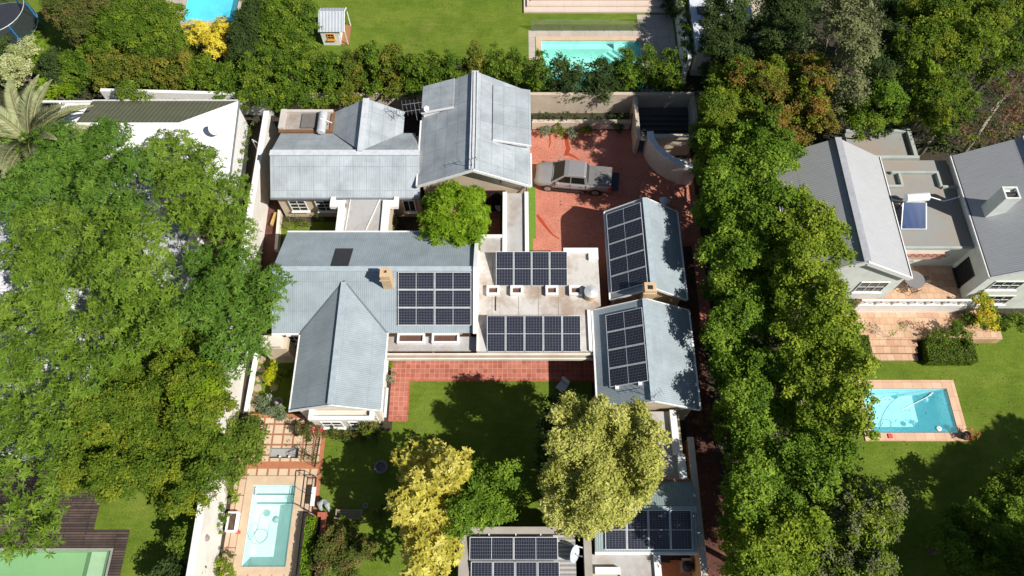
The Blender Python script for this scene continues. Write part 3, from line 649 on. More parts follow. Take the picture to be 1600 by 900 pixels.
# ---- garage F and east wing G
def gable_ns(name, label, x0, x1, y0, y1, ze, zr, roofm, wallm, capm, ov=.0, fasc=whitetrim, group=None, cat='house'):
    t = thing(name, label, cat, ((x0 + x1) / 2, (y0 + y1) / 2, 0), group)
    xm = (x0 + x1) / 2
    obj('wall', gable_walls((x0, y0), (x0, y1), (x1, y0), (x1, y1), ze, zr), wallm, t)
    roof_slope(t, [(x0, y1, ze), (x0, y0, ze), (xm, y0, zr), (xm, y1, zr)], roofm)
    roof_slope(t, [(x1, y0, ze), (x1, y1, ze), (xm, y1, zr), (xm, y0, zr)], roofm)
    bm = nb(); beam(bm, (xm, y0, zr + .035), (xm, y1, zr + .035), .34, .05); obj('ridge_cap', bm, capm, t)
    bm = nb()
    for yy in (y0 - .04, y1 + .04): beam(bm, (x0 - .03, yy, ze - .06), (xm, yy, zr - .06), .05, .17); beam(bm, (xm, yy, zr - .06), (x1 + .03, yy, ze - .06), .05, .17)
    obj('fascia', bm, fasc, t)
    bm = nb(); beam(bm, (x0 - .06, y0, ze - .04), (x0 - .06, y1, ze - .04), .1, .1); beam(bm, (x1 + .06, y0, ze - .04), (x1 + .06, y1, ze - .04), .1, .1); obj('gutter', bm, fasc, t)
    return t
capb = MATS['ridge_cap_blue']
garage = gable_ns('garage', 'gabled garage with ten-cell solar array row at the foot of the red driveway', 6.0, 10.58, 18.7, 24.9, 2.9, 4.55, blueroof, cream, capb)
garage['label'] = 'garage with blue-grey gable roof at the bottom of the red driveway'; garage['category'] = 'garage'
bm = nb(); box(bm, 7.72, 8.38, 18.3, 18.9, 2.5, 4.85); box(bm, 7.66, 8.44, 18.24, 18.96, 4.5, 4.65)
ch = obj('chimney', bm, MATS['sand_brick'], garage); obj('flue', abox(7.9, 8.2, 18.45, 18.7, 4.8, 4.87), dark, ch)
obj('garage_door', abox(6.19, 6.25, 19.6, 22.6, 0.05, 2.3), simple('brown_garage_door', (0.16, 0.10, 0.07), 3, .7), garage)
east = gable_ns('east_wing', 'gabled wing with blue-grey roof between the garage and the pale yellow-green tree', 4.88, 10.6, 11.85, 17.95, 2.9, 4.55, blueroof, cream, capb)
window(east, 'x', 5.16, 13, 14.6, 0.5, 2.1, -1, (3, 1))
# south-east annex H with flat parts
an = thing('annex', 'low annex with green-grey corrugated roof and flat white yard roofs under the yellow-green tree', 'house', (7, 6.3, 0))
roof_slope(an, [(9.72, 7.9, 2.75), (4.35, 7.9, 2.75), (4.35, 6.3, 3.3), (9.72, 6.3, 3.3)], greentin)
roof_slope(an, [(4.35, 4.25, 2.65), (9.72, 4.25, 2.65), (9.72, 6.3, 3.3), (4.35, 6.3, 3.3)], greentin)
bm = nb(); beam(bm, (4.35, 6.3, 3.33), (9.72, 6.3, 3.33), .3, .05); obj('ridge_cap', bm, capb, an)
obj('wall', gable_walls((4.4, 4.3), (9.65, 4.3), (4.4, 7.85), (9.65, 7.85), 2.65, 3.2, .15, .1), simple('ochre_plaster', (0.50, 0.33, 0.17), 1, .9), an)
bm = abox(6.2, 9.5, 7.95, 11.7, 0, 2.5); obj('wall', bm, cream, an)
bm = abox(6.2, 9.35, 7.95, 11.8, 2.5, 2.62); obj('flat_roof', bm, flatroof2, an)
bm = nb(); box(bm, 8.9, 9.25, 9.3, 11.8, 2.6, 2.95); box(bm, 9.1, 9.5, 7.98, 9.3, 2.58, 2.93); obj('parapet', bm, white, an)
bm = nb(); beam(bm, (6.3, 7.95, 2.8), (9.7, 7.95, 2.8), .1, .12); obj('gutter', bm, terracotta, an)
bm = nb(); box(bm, 4.0, 7.55, -3, 4.15, 0, 2.3); obj('wall', bm, cream, an)
bm = nb(); box(bm, 4.02, 7.5, 3.3, 4.15, 2.3, 2.42); box(bm, 5.6, 7.5, -3, 3.3, 2.301, 2.421); obj('flat_roof', bm, flatroof2, an)
bm = nb(); box(bm, 7.4, 7.75, -3, 4.1, 2.3, 2.6); box(bm, 4.35, 9.7, 4.12, 4.3, 2.42, 2.6); box(bm, 4.3, 5.6, 3.15, 3.5, 2.42, 2.75); obj('parapet', bm, white, an)
obj('yard_roof', abox(4.02, 5.58, -3, 3.1, 2.2, 2.3), simple('red_roof_sheet', (0.42, 0.12, 0.07), 2, .8), an)

# bottom-centre cottage I
ic = thing('cottage', 'cottage with grey boarded roof and two staggered rows of solar panels at the bottom edge', 'house', (0.5, 1, 0))
bm = abox(-2.6, 4.0, -4, 5.3, 0, 2.7); obj('wall', bm, simple('grey_plaster', (0.42, 0.39, 0.35), 1, .9), ic)
roof_slope(ic, [(-2.2, -4, 2.62), (3.3, -4, 2.62), (3.3, 5.05, 3.0), (-2.2, 5.05, 3.0)], boardroof)
bm = nb(); box(bm, -2.75, -2.2, -4, 5.05, 2.6, 3.08); box(bm, -2.75, 3.55, 5.1, 5.45, 2.6, 3.12); box(bm, 3.72, 4.12, -4, 5.35, 2.6, 3.15); obj('parapet', bm, simple('grey_parapet', (0.36, 0.33, 0.29), 1, .9), ic)
bm = nb(); box(bm, -2.2, 1.3, 4.55, 5.02, 3.0, 3.04); obj('roof_void', bm, dark, ic)
bm = nb()
for x in (-1.2, 0.2, 1.5): box(bm, x - .03, x + .03, 4.5, 5.1, 3.0, 3.08)
obj('rafter', bm, whitetrim, ic)
bm = nb(); box(bm, 3.3, 3.72, -4, 5.05, 2.6, 2.7); obj('box_gutter', bm, dark, ic)
bm = nb(); beam(bm, (1.8, 4.9, 3.06), (3.7, 4.4, 3.06), .05, .05); obj('pipe', bm, whitetrim, ic)

# ---- right neighbour: two slate-grey gables, flat roof between, terrace
nh = thing('white_neighbour_house', 'white and pale green house with two slate-grey gable roofs and a tiled upper terrace', 'house', (24, 23.5, 0))
zN, rN = 4.7, 6.7
def nroof(x0, x1, y0, y1):
    xm = (x0 + x1) / 2
    obj('wall', gable_walls((x0, y0), (x0, y1), (x1, y0), (x1, y1), zN, rN, .12, .12), palegreen, nh)
    roof_slope(nh, [(x0, y1, zN), (x0, y0, zN), (xm, y0, rN), (xm, y1, rN)], slate)
    roof_slope(nh, [(x1, y0, zN), (x1, y1, zN), (xm, y1, rN), (xm, y0, rN)], slate)
    bm = nb(); beam(bm, (xm, y0, rN + .03), (xm, y1, rN + .03), .4, .05); obj('ridge_cap', bm, simple('slate_ridge', (0.36, 0.37, 0.40), 3, .5), nh)
    bm = nb()
    beam(bm, (x0 - .02, y0 - .05, zN - .12), (xm, y0 - .05, rN - .12), .1, .3); beam(bm, (xm, y0 - .05, rN - .12), (x1 + .02, y0 - .05, zN - .12), .1, .3)
    obj('fascia', bm, whitetrim, nh)
    bm = nb(); beam(bm, (x0 - .07, y0, zN - .05), (x0 - .07, y1, zN - .05), .1, .12); beam(bm, (x1 + .07, y0, zN - .05), (x1 + .07, y1, zN - .05), .1, .12); obj('gutter', bm, whitetrim, nh)
    bm = nb(); beam(bm, (x0 - .02, y0, zN + .02), (x0 - .02, y1, zN + .02), .05, .02); beam(bm, (x1 + .02, y0, zN + .02), (x1 + .02, y1, zN + .02), .05, .02); obj('gutter_channel', bm, dark, nh)
nroof(16.6, 23.45, 19.3, 27.9); nroof(28.15, 35.0, 19.3, 28.0)
window(nh, 'y', 19.42, 21.0, 22.6, 2.6, 3.8, -1, (3, 2)); window(nh, 'y', 19.42, 29.0, 30.7, 2.9, 3.9, -1, (3, 2)); window(nh, 'y', 19.42, 29.6, 31.3, 0.8, 1.9, -1, (3, 2))
window(nh, 'x', 28.27, 20.2, 21.4, 1.7, 3.2, -1, (1, 6), frame=black)
bm = abox(23.3, 28.28, 21.75, 28.2, 1.5, 3.85); obj('wall', bm, palegreen, nh)
bm = abox(23.4, 28.2, 21.7, 28.15, 3.85, 4.0); obj('flat_roof', bm, flatgrey, nh)
bm = nb(); box(bm, 24.3, 27.3, 27.0, 27.15, 4.0, 4.25); box(bm, 27.15, 27.3, 26.0, 27.0, 4.0, 4.25); box(bm, 27.3, 28.2, 25.9, 26.05, 4.0, 4.25); box(bm, 23.5, 24.8, 25.95, 26.1, 4.0, 4.25); box(bm, 24.7, 24.85, 26.1, 27.0, 4.0, 4.25)
box(bm, 23.3, 26.4, 28.2, 28.4, 3.9, 4.2); box(bm, 23.4, 28.1, 21.6, 21.75, 3.9, 4.05)
obj('parapet', bm, simple('grey_green_kerb', (0.38, 0.42, 0.39), 1, .9), nh)
bm = abox(22.6, 26.9, 28.4, 31.2, 0, 2.9); obj('wall', bm, palegreen, nh)
obj('flat_roof', abox(22.6, 26.9, 28.4, 31.2, 2.9, 3.0), flatgrey, nh)
bm = nb(); box(bm, 26.7, 26.95, 28.4, 31.25, 3.0, 3.3); box(bm, 22.6, 26.7, 31.05, 31.25, 3.0, 3.25); obj('parapet', bm, MATS['grey_green_kerb'], nh)
bm = abox(21.6, 28.26, 18.95, 21.75, 0, 1.5); obj('terrace_floor', bm, patiotile, nh)
bm = nb(); box(bm, 24.2, 26.9, 21.62, 21.74, 2.6, 3.3); obj('shade_blind', bm, simple('salmon_blind', (0.62, 0.36, 0.28), 2, .8), nh)
for k in range(6):
    bm = nb(); x = 24.4 + k * .45; beam(bm, (x, 21.6, 3.3), (x + .22, 21.5, 3.12), .02, .03); beam(bm, (x + .22, 21.5, 3.12), (x + .45, 21.6, 3.3), .02, .03); obj('bracket', bm, black, nh)
# balustrade
bm = nb(); box(bm, 21.5, 28.9, 18.82, 18.98, 0, 1.75); box(bm, 21.5, 28.9, 18.84, 18.96, 2.28, 2.40)
for k in range(8): x = 21.55 + k * 1.04; box(bm, x - .05, x + .05, 18.85, 18.95, 1.75, 2.28)
bl = obj('balustrade', bm, white, nh)
for k in range(7):
    x = 21.55 + k * 1.04; bm = nb()
    for a, b_ in (((x + .06, 1.77), (x + .98, 2.26)), ((x + .06, 2.26), (x + .98, 1.77)), ((x + .3, 2.02), (x + .52, 2.15)), ((x + .52, 2.15), (x + .74, 2.02)), ((x + .74, 2.02), (x + .52, 1.88)), ((x + .52, 1.88), (x + .3, 2.02))):
        beam(bm, (a[0], 18.9, a[1]), (b_[0], 18.9, b_[1]), .035, .035)
    obj('lattice', bm, whitetrim, bl)
bm = nb(); cx, cy = 29.15, 23.6
for q in ((cx - .45, cx - .35, cy - .42, cy + .42), (cx + .35, cx + .45, cy - .42, cy + .42), (cx - .35, cx + .35, cy + .32, cy + .42), (cx - .35, cx + .35, cy - .42, cy - .32)): box(bm, *q, 6.9, 7.15)
box(bm, cx - .44, cx + .44, cy - .41, cy + .41, 4.6, 6.9)
ch = obj('chimney', bm, simple('pale_chimney', (0.66, 0.70, 0.66), 1, .9), nh)
bm = nb(); tube(bm, [(cx - .34, cy, 6.92), (cx + .34, cy, 6.92)], .16, 10); obj('cowl', bm, dark, ch)

# ---- left neighbour L: hipped roof, white with olive north slope; and big white-roofed house under the trees
lh = thing('white_hipped_house', 'white house with olive and white hipped roof in the upper left', 'house', (-24, 30.5, 0))
z0, zr = 3.0, 4.4
roof_slope(lh, [(-19.1, 33.9, z0), (-29.2, 33.9, z0), (-28.8, 30.9, zr), (-22.0, 30.9, zr)], olive)
roof_slope(lh, [(-29.0, 27.2, z0), (-18.6, 27.2, z0), (-22.0, 30.9, zr), (-28.8, 30.9, zr)], whitetrim)
roof_slope(lh, [(-18.6, 27.2, z0), (-19.05, 33.9, z0), (-22.0, 30.9, zr)], whitetrim)
bm = nb(); prism(bm, [(-31.3, 27.4), (-18.75, 27.4), (-19.15, 33.75), (-31.3, 33.75)], 0, 2.94); obj('wall', bm, whitetrim, lh)
bm = nb(); beam(bm, (-18.53, 27.2, 2.98), (-18.98, 33.9, 2.98), .08, .1); obj('gutter', bm, greymetal, lh)
bm = nb(); box(bm, -33.5, -29.1, 33.8, 33.95, 2.9, 3.0); box(bm, -33.5, -29.1, 27.3, 27.5, 2.9, 3.0); beam(bm, (-31.5, 33.8, 2.95), (-29.6, 31.0, 2.95), .1, .1); obj('pergola_frame', bm, whitetrim, lh)
bm = nb(); beam(bm, (-29.2, 33.95, 3.0), (-19.1, 33.95, 3.0), .06, .08); obj('fascia', bm, whitetrim, lh)
uh = thing('white_roofed_house', 'house with long white corrugated roofs mostly hidden under the big left trees', 'house', (-28, 17, 0))
roof_slope(uh, [(-37, 27, 3.0), (-37, 6.6, 3.0), (-30, 6.6, 4.8), (-30, 27, 4.8)], whitetin); roof_slope(uh, [(-23.5, 9.5, 3.0), (-23.5, 27, 3.0), (-30, 27, 4.8), (-30, 9.5, 4.8)], whitetin)
bm = nb(); box(bm, -36.8, -23.7, 9.6, 26.8, 0, 2.9); box(bm, -36.8, -30.1, 6.9, 9.6, 0, 2.95); obj('wall', bm, white, uh)
roof_slope(uh, [(-23.45, 15, 2.8), (-20.6, 15, 2.6), (-20.6, 24.5, 2.6), (-23.45, 24.5, 2.8)], slate)
bm = nb(); box(bm, -23.4, -20.8, 15.2, 24.3, 0, 2.5); obj('wall', bm, white, uh)

# ---- north-east neighbour with louvred roof openings
th = thing('louvred_roof_building', 'flat pale roofed building with dark roof lights beside the ivy wall at the top', 'building', (15, 44, 0))
bm = abox(13.55, 18.0, 38.9, 52, 0, 2.5); obj('wall', bm, white, th)
bm = abox(13.5, 18.05, 38.85, 52, 2.5, 2.62); obj('flat_roof', bm, simple('blue_white_roof', (0.60, 0.64, 0.70), .8, .8), th)
for y in (40.2, 42.5, 45.0): obj('roof_light', abox(13.95, 16.2, y, y + .75, 2.62, 2.70), simple('roof_light_dark', (0.08, 0.075, 0.08), 2, .5) if 'roof_light_dark' not in MATS else MATS['roof_light_dark'], th)

# ------------------------------------------------------------------ boundary walls
def wall_ns(name, label, x0, y0, x1, y1, th_, h0, h1, m, cap=None):
    t = thing(name, label, 'wall', ((x0 + x1) / 2, (y0 + y1) / 2, 0))
    d = Vector((x1 - x0, y1 - y0, 0)).normalized(); s = Vector((d.y, -d.x, 0)) * th_ / 2
    bm = nb(); P0, P1 = Vector((x0, y0, 0)), Vector((x1, y1, 0))
    v = [bm.verts.new(p) for p in (P0 - s, P0 + s, P1 + s, P1 - s, P0 - s + Vector((0, 0, h0)), P0 + s + Vector((0, 0, h0)), P1 + s + Vector((0, 0, h1)), P1 - s + Vector((0, 0, h1)))]
    for q in ((3, 2, 1, 0), (4, 5, 6, 7), (0, 1, 5, 4), (1, 2, 6, 5), (2, 3, 7, 6), (3, 0, 4, 7)): bm.faces.new([v[i] for i in q])
    bmesh.ops.recalc_face_normals(bm, faces=bm.faces)
    obj('wall_body', bm, m, t)
    if cap:
        bm = nb(); beam(bm, P0 + Vector((0, 0, h0 + .03)), P1 + Vector((0, 0, h1 + .03)), th_ + .1, .07); obj('coping', bm, cap, t)
    return t
wallwhite = stained('streaked_white_plaster', (0.72, 0.70, 0.66), (0.55, 0.50, 0.43), (0.5, 0.46, 0.40), .5)
lw = wall_ns('boundary_wall', 'long tall white wall between the pool terrace and the left trees', -16.25, -3, -17.15, 33.4, .28, 3.3, 2.5, wallwhite, white)
for y in (7.3, 5.0):
    bm = nb(); x = -16.25 - (y + 3) / 36.4 * .9 + .15
    lathe(bm, (x, y, 2.2), [(.0, -.14), (.16, -.1), (.17, .06), (.0, .14)], 12); obj('wall_lamp', bm, simple('lamp_mauve', (0.28, 0.20, 0.19), 3, .7) if 'lamp_mauve' not in MATS else MATS['lamp_mauve'], lw)
wall_ns('boundary_wall', 'cream garden wall running along the foot of the tall north hedge', -16.9, 35.35, 13.1, 35.45, .25, 2.0, 2.0, creamdark)
wall_ns('boundary_wall', 'white wall behind the olive roofed house at the upper left', -29.5, 35.6, -17.6, 35.2, .25, 2.2, 2.2, white)
wall_ns('boundary_wall', 'low cream retaining wall under the clipped hedge north of the driveway', 1.45, 33.95, 8.6, 33.95, .3, .75, .75, creamdark)
wall_ns('yard_wall', 'sunlit stone-capped wall between annex yard and shaded lane', 10.0, -3, 10.05, 10.4, .26, 2.3, 2.3, MATS['ochre_plaster'], simple('pale_cap', (0.55, 0.50, 0.43), 2, .9))
wall_ns('garden_wall', 'ivy-topped wall left of the louvred roof building', 13.05, 38.5, 13.15, 52, .25, 2.2, 2.2, whitetrim)
wall_ns('garden_wall', 'narrow white kerb wall left of the stepping stone strip', -16.0, 12.5, -15.95, 16.6, .22, .35, .35, white)
wall_ns('garden_wall', 'low cream kerb wall beside the small rose garden', -15.7, 23.5, -15.9, 26.6, .2, .5, .5, MATS['cream_white_plaster'])
# bay block on the west of A/B
bm = nb(); box(bm, -14.9, -13.4, 15.7, 16.45, 0, 2.4)
solo('bay_block', bm, cream, 'small cream bay block with open top under the main roof\'s left corner', 'wall')
# curved yard wall and its straight walls by the lane
cwall = thing('curved_yard_wall', 'curved plaster wall around the shaded bin yard beyond the driveway', 'wall', (10.5, 31, 0))
pts = [W(*q_, 2.1) for q_ in ((1016, 205), (1018, 216), (1026, 229), (1039, 241), (1055, 251), (1071, 257), (1090, 259))]
bm = nb(); n_ = len(pts); ins, outs = [], []
for i, p in enumerate(pts):
    d = (pts[min(i + 1, n_ - 1)] - pts[max(i - 1, 0)]).normalized(); s = Vector((d.y, -d.x, 0)) * .19
    outs.append(p + s); ins.append(p - s)
for zz0, zz1, ex, nm, mm in ((0, 2.05, 0, 'wall_body', simple('pale_grey_plaster', (0.62, 0.57, 0.52), 1, .9)), (2.05, 2.12, .03, 'coping', simple('pale_coping', (0.74, .74, .76), 2, .8))):
    bm = nb(); ring = []
    for o_, i_ in zip(outs, ins):
        dd = (o_ - i_).normalized() * ex
        ring.append([bm.verts.new((q.x, q.y, z)) for q, z in ((o_ + dd, zz0), (o_ + dd, zz1), (i_ - dd, zz1), (i_ - dd, zz0))])
    for r0, r1 in zip(ring, ring[1:]):
        for k in range(4): bm.faces.new((r0[k], r1[k], r1[(k + 1) % 4], r0[(k + 1) % 4]))
    bm.faces.new(ring[0]); bm.faces.new(ring[-1][::-1]); bmesh.ops.recalc_face_normals(bm, faces=bm.faces)
    obj(nm, bm, mm, cwall)
bm = nb(); box(bm, 9.75, 12.6, 31.45, 31.75, 0, 2.1); obj('straight_wall', bm, creamdark, cwall)
bm = nb(); box(bm, 8.7, 8.95, 31.6, 35.2, 0, 2.0); solo('yard_pier', bm, creamdark, 'left upright wall at the mouth of the bin yard', 'wall')
bm = nb(); box(bm, 12.85, 13.1, 33.0, 35.2, 0, 2.0); solo('yard_pier', bm, creamdark, 'right upright wall behind the curved yard wall', 'wall')
bm = nb()
for k in range(5): box(bm, 8.95, 12.85, 33.1 + k * .35, 35.2, .02 + .14 * k, .02 + .14 * (k + 1))
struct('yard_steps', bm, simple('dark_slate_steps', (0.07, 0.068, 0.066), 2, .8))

# ------------------------------------------------------------------ foliage
def quads_mesh(name, V, tint):
    nq = len(V); me = bpy.data.meshes.new(name)
    me.vertices.add(nq * 4); me.vertices.foreach_set('co', V.reshape(-1).astype(np.float32))
    me.loops.add(nq * 4); me.loops.foreach_set('vertex_index', np.arange(nq * 4, dtype=np.int32))
    me.polygons.add(nq); me.polygons.foreach_set('loop_start', np.arange(0, nq * 4, 4, dtype=np.int32))
    me.update(calc_edges=True)
    a = me.attributes.new('tint', 'FLOAT', 'FACE'); a.data.foreach_set('value', np.clip(tint, 0, 1).astype(np.float32))
    return me
def unit(v): return v / np.maximum(np.linalg.norm(v, axis=-1, keepdims=True), 1e-6)
# kind: clumps per m2 of lobe section, leaves per clump, clump radius, leaf length, leaf width, mode
KINDS = dict(
    star=(30.0, 8, 0.10, 0.23, 0.062, 'star'),
    fine=(20.0, 34, 0.19, 0.135, 0.08, 'leaf'),
    broad=(18.0, 32, 0.21, 0.15, 0.095, 'leaf'),
    big=(26.0, 8, 0.08, 0.21, 0.10, 'star'),
    tiny=(36.0, 34, 0.14, 0.10, 0.065, 'leaf'),
    sparse=(4.0, 20, 0.26, 0.15, 0.08, 'leaf'),
    clipped=(26.0, 26, 0.10, 0.085, 0.05, 'leaf'),
    rosette=(30.0, 9, 0.06, 0.22, 0.055, 'star'),
)
def leaf_cloud(lobes, kind, g, dens=1.0, size=1.0, tvar=0.35, shell=(0.72, 1.03)):
    cd, nl, cr, ll, lw, mode = KINDS[kind]
    Vs, Ts = [], []
    lob = np.array(lobes, float)
    ll *= size; lw *= size; cr *= size
    for li, (cx, cy, cz, rx, rz) in enumerate(lob):
        # each lobe is itself a heap of uneven knobs
        nk = max(3, int(5.5 * rx * rx / (size * size) ** .5 + 3))
        ii = np.arange(nk) + .5; zz = 1 - 1.4 * ii / nk; aa = ii * 2.39996 + g.random() * 6.28; rr0 = np.sqrt(np.maximum(1 - zz * zz, 0)); kd = unit(np.stack([rr0 * np.cos(aa), rr0 * np.sin(aa), zz], 1) + g.normal(size=(nk, 3)) * .22)
        kr = np.minimum(rx * .62, (0.45 + 0.35 * g.random(nk)) * (0.6 + 0.28 * rx))
        kc = np.array([cx, cy, cz]) + kd * np.array([rx, rx, rz]) * (0.62 + 0.25 * g.random((nk, 1)))
        for k in range(nk):
            n = max(1, int(cd * dens * kr[k] ** 2 * 2.6))
            d = unit(g.normal(size=(n, 3)) + np.array([0, 0, .35])); d[:, 2] = np.where(d[:, 2] < -0.5, -d[:, 2], d[:, 2])
            p = kc[k] + d * kr[k] * (shell[0] + (shell[1] - shell[0]) * g.random((n, 1))) * np.array([1, 1, .85])
            # drop what lies deep inside a neighbouring lobe
            keep = np.ones(n, bool)
            for lj, (ax, ay, az, ar, arz) in enumerate(lob):
                if lj != li: keep &= (((p[:, 0] - ax) / ar) ** 2 + ((p[:, 1] - ay) / ar) ** 2 + ((p[:, 2] - az) / arz) ** 2) > 0.45
            p = p[keep]; d = d[keep]; n = len(p)
            if n == 0: continue
            knob_t = g.random() * .45 - .05
            ct = 0.5 + (g.random(n) - .5) * tvar + knob_t - .17
            P = np.repeat(p, nl, 0); D = np.repeat(d, nl, 0); T = np.repeat(ct, nl) + (g.random(n * nl) - .5) * .3
            m = n * nl
            if mode == 'leaf':
                P = P + g.normal(size=(m, 3)) * cr * np.array([.6, .6, .45])
                nr = unit(D * .6 + np.array([0, 0, .75]) + g.normal(size=(m, 3)) * .55)
                a = unit(np.cross(nr, g.normal(size=(m, 3))))
            else:
                th = np.tile(np.arange(nl) * 2 * np.pi / nl, n) + np.repeat(g.random(n) * 6.28, nl) + g.normal(size=m) * .35
                base = unit(D + np.array([0, 0, .9]))
                t1 = unit(np.cross(base, np.array([.31, .77, .1]))); t2 = np.cross(base, t1)
                a = unit(t1 * np.cos(th)[:, None] + t2 * np.sin(th)[:, None] + base * (0.15 + .45 * g.random((m, 1))))
                nr = unit(base + g.normal(size=(m, 3)) * .25)
                nr = unit(nr - a * (nr * a).sum(1, keepdims=True))
            b = np.cross(nr, a)
            s = (0.6 + .7 * g.random((m, 1))) * np.repeat(.65 + .7 * g.random((n, 1)), nl, 0)
            Lh = ll * s; Wh = lw * s * .5
            base0 = P if mode == 'star' else P - a * Lh * .5
            q = np.stack([base0, base0 + a * Lh * .5 + b * Wh - nr * Wh * .3, base0 + a * Lh - nr * Lh * .12, base0 + a * Lh * .5 - b * Wh - nr * Wh * .3], 1)
            Vs.append(q); Ts.append(T)
    return np.concatenate(Vs), np.concatenate(Ts)
def limbs(bm, base, lobes, g, r0):
    base = Vector(base); cz = sum(l[2] for l in lobes) / len(lobes)
    cx = sum(l[0] for l in lobes) / len(lobes); cy = sum(l[1] for l in lobes) / len(lobes)
    fork = Vector((base.x * .6 + cx * .4, base.y * .6 + cy * .4, max(base.z + .4, cz * .42)))
    tube(bm, [base - Vector((0, 0, .1)), base + Vector((.05, 0, .3)), fork], [r0 * 1.5, r0 * 1.1, r0 * .85], 9)
    for (x, y, z, rx, rz) in lobes:
        e = Vector((x, y, z)); d = e - fork
        mid = fork + d * .5 + Vector((g.normal() * .12, g.normal() * .12, -d.length * .10))
        tube(bm, [fork - Vector((0, 0, .15)), mid, e], [r0 * .6, r0 * .36, r0 * .12], 6)
        for k in range(3):
            an = g.random() * 6.28; t_ = e + Vector((math.cos(an) * rx * .7, math.sin(an) * rx * .7, rz * .25))
            tube(bm, [mid + (e - mid) * .3, (mid + t_) / 2 + Vector((0, 0, .1)), t_], [r0 * .2, r0 * .13, r0 * .04], 5)
SEED = [100]
def tree(name, label, cat, lobes_px, kind, mat, group=None, dens=1.0, size=1.0, base=None, flat=0.75, trunk=0.16, barkm=None, world=False, part='crown', shell=(0.72, 1.03), extra=None, skirt=False):
    """lobes_px: (photo x, photo y, photo radius, height of the lobe centre)"""
    SEED[0] += 1; g = np.random.default_rng(SEED[0])
    lobes = []
    for l in lobes_px:
        if world: x, y, z, r = l
        else:
            p = W(l[0], l[1], l[3]); x, y, z = p; r = l[2] * WD(l[0], l[1], l[3])
        lobes.append((x, y, z, r, min(r * flat, z * .8) if z > .05 else r * flat))
    if skirt: lobes += [(x, y, z * .55, r_ * .85, r_ * .8) for x, y, z, r_, rz_ in lobes[::1 if skirt is True else skirt]]
    if base is None:
        base = (sum(l[0] for l in lobes) / len(lobes), sum(l[1] for l in lobes) / len(lobes), 0)
    t = thing(name, label, cat, base, group)
    V, T = leaf_cloud(lobes, kind, g, dens, size, shell=shell)
    V = V - np.array(base)
    V[:, :, 2] = np.maximum(V[:, :, 2], 0.02 - base[2] * 0)
    me = quads_mesh(part, V, T); me.materials.append(FM[mat])
    o = bpy.data.objects.new(part, me); C.objects.link(o); o.parent = t
    if extra:
        V, T = leaf_cloud([l for i, l in enumerate(lobes) if i in extra[1]] if extra[1] else lobes, extra[3] if len(extra) > 3 else kind, g, extra[2], size)
        me = quads_mesh('leaves', V - np.array(base), T); me.materials.append(FM[extra[0]])
        o2 = bpy.data.objects.new(extra[4] if len(extra) > 4 else 'leaves', me); C.objects.link(o2); o2.parent = t
    if trunk:
        bm = nb(); limbs(bm, base, lobes, g, trunk); obj('trunk' if cat == 'tree' else 'stem', bm, barkm or bark, t)
    return t
Z = 6.5
G1 = 'large feathery trees over the white roofed house'
def z_(ls, z): return [(a, b, c, z + ((i * 37) % 5 - 2) * .42) for i, (a, b, c) in enumerate(ls)]
tree('feathery_tree', 'feathery green tree at the left edge just below the palm fronds', 'tree', z_([(28, 240, 42), (95, 232, 42), (60, 285, 42), (130, 262, 36), (20, 320, 42), (110, 300, 30)], 6.0), 'star', 'feather2', G1)
tree('feathery_tree', 'feathery green tree over the white lower slope of the olive-roofed house', 'tree', z_([(170, 222, 38), (165, 285, 38), (212, 262, 34), (150, 325, 30), (205, 320, 28)], 6.6), 'star', 'feather2', G1)
tree('feathery_tree', 'bright feathery tree reaching the upper end of the tall white boundary wall', 'tree', z_([(268, 250, 42), (325, 262, 34), (290, 300, 40), (350, 310, 34), (365, 355, 30), (318, 335, 34), (370, 290, 18), (385, 372, 16)], 6.8), 'star', 'feather', G1)
tree('feathery_tree', 'rounded feathery tree at the left edge above the white roof gap', 'tree', z_([(60, 355, 38), (80, 400, 42), (55, 430, 30), (110, 350, 30), (100, 440, 30), (20, 400, 24)], 7.0), 'star', 'feather', G1)
tree('feathery_tree', 'broad dome-shaped feathery tree in the middle of the left tree mass', 'tree', z_([(165, 372, 40), (215, 380, 42), (185, 425, 44), (235, 425, 32), (150, 425, 28), (205, 340, 30)], 7.4), 'star', 'feather', G1)
tree('feathery_tree', 'fresh green feathery tree with long sprays touching the main roof\'s west corner', 'tree', z_([(320, 410, 30), (372, 418, 36), (330, 455, 36), (385, 455, 34), (420, 440, 26), (400, 495, 32), (350, 500, 36), (300, 490, 28), (385, 540, 30), (345, 548, 32), (370, 572, 22), (425, 465, 20)], 5.8), 'star', 'feather2', G1)
tree('feathery_tree', 'feathery tree with open limbs and white roof showing through at the left edge', 'tree', z_([(22, 490, 34), (75, 480, 34), (25, 545, 34), (105, 515, 32), (70, 560, 38), (20, 600, 34), (125, 565, 30)], 6.6), 'star', 'feather', G1, barkm=palebark)
tree('feathery_tree', 'feathery tree in the centre-left just above the olive bushy trees', 'tree', z_([(175, 490, 36), (230, 478, 36), (250, 520, 34), (200, 535, 36), (160, 560, 30), (270, 470, 24), (140, 510, 20)], 6.8), 'star', 'feather', G1)
tree('feathery_tree', 'feathery tree at the left edge below the open-limbed one', 'tree', z_([(25, 655, 34), (80, 625, 36), (125, 610, 28), (55, 680, 30), (100, 665, 26)], 6.2), 'star', 'feather', G1)
tree('feathery_tree', 'loose feathery tree hanging over the dark timber deck in the lower left', 'tree', z_([(60, 715, 22), (85, 735, 22), (20, 745, 26), (80, 775, 24), (25, 800, 26), (70, 815, 24), (20, 850, 20), (66, 845, 22), (5, 700, 20)], 6.0), 'star', 'feather', G1, trunk=.1, base=tuple(W(48, 765, 0)))
G2 = 'olive bushy trees beside the white wall'
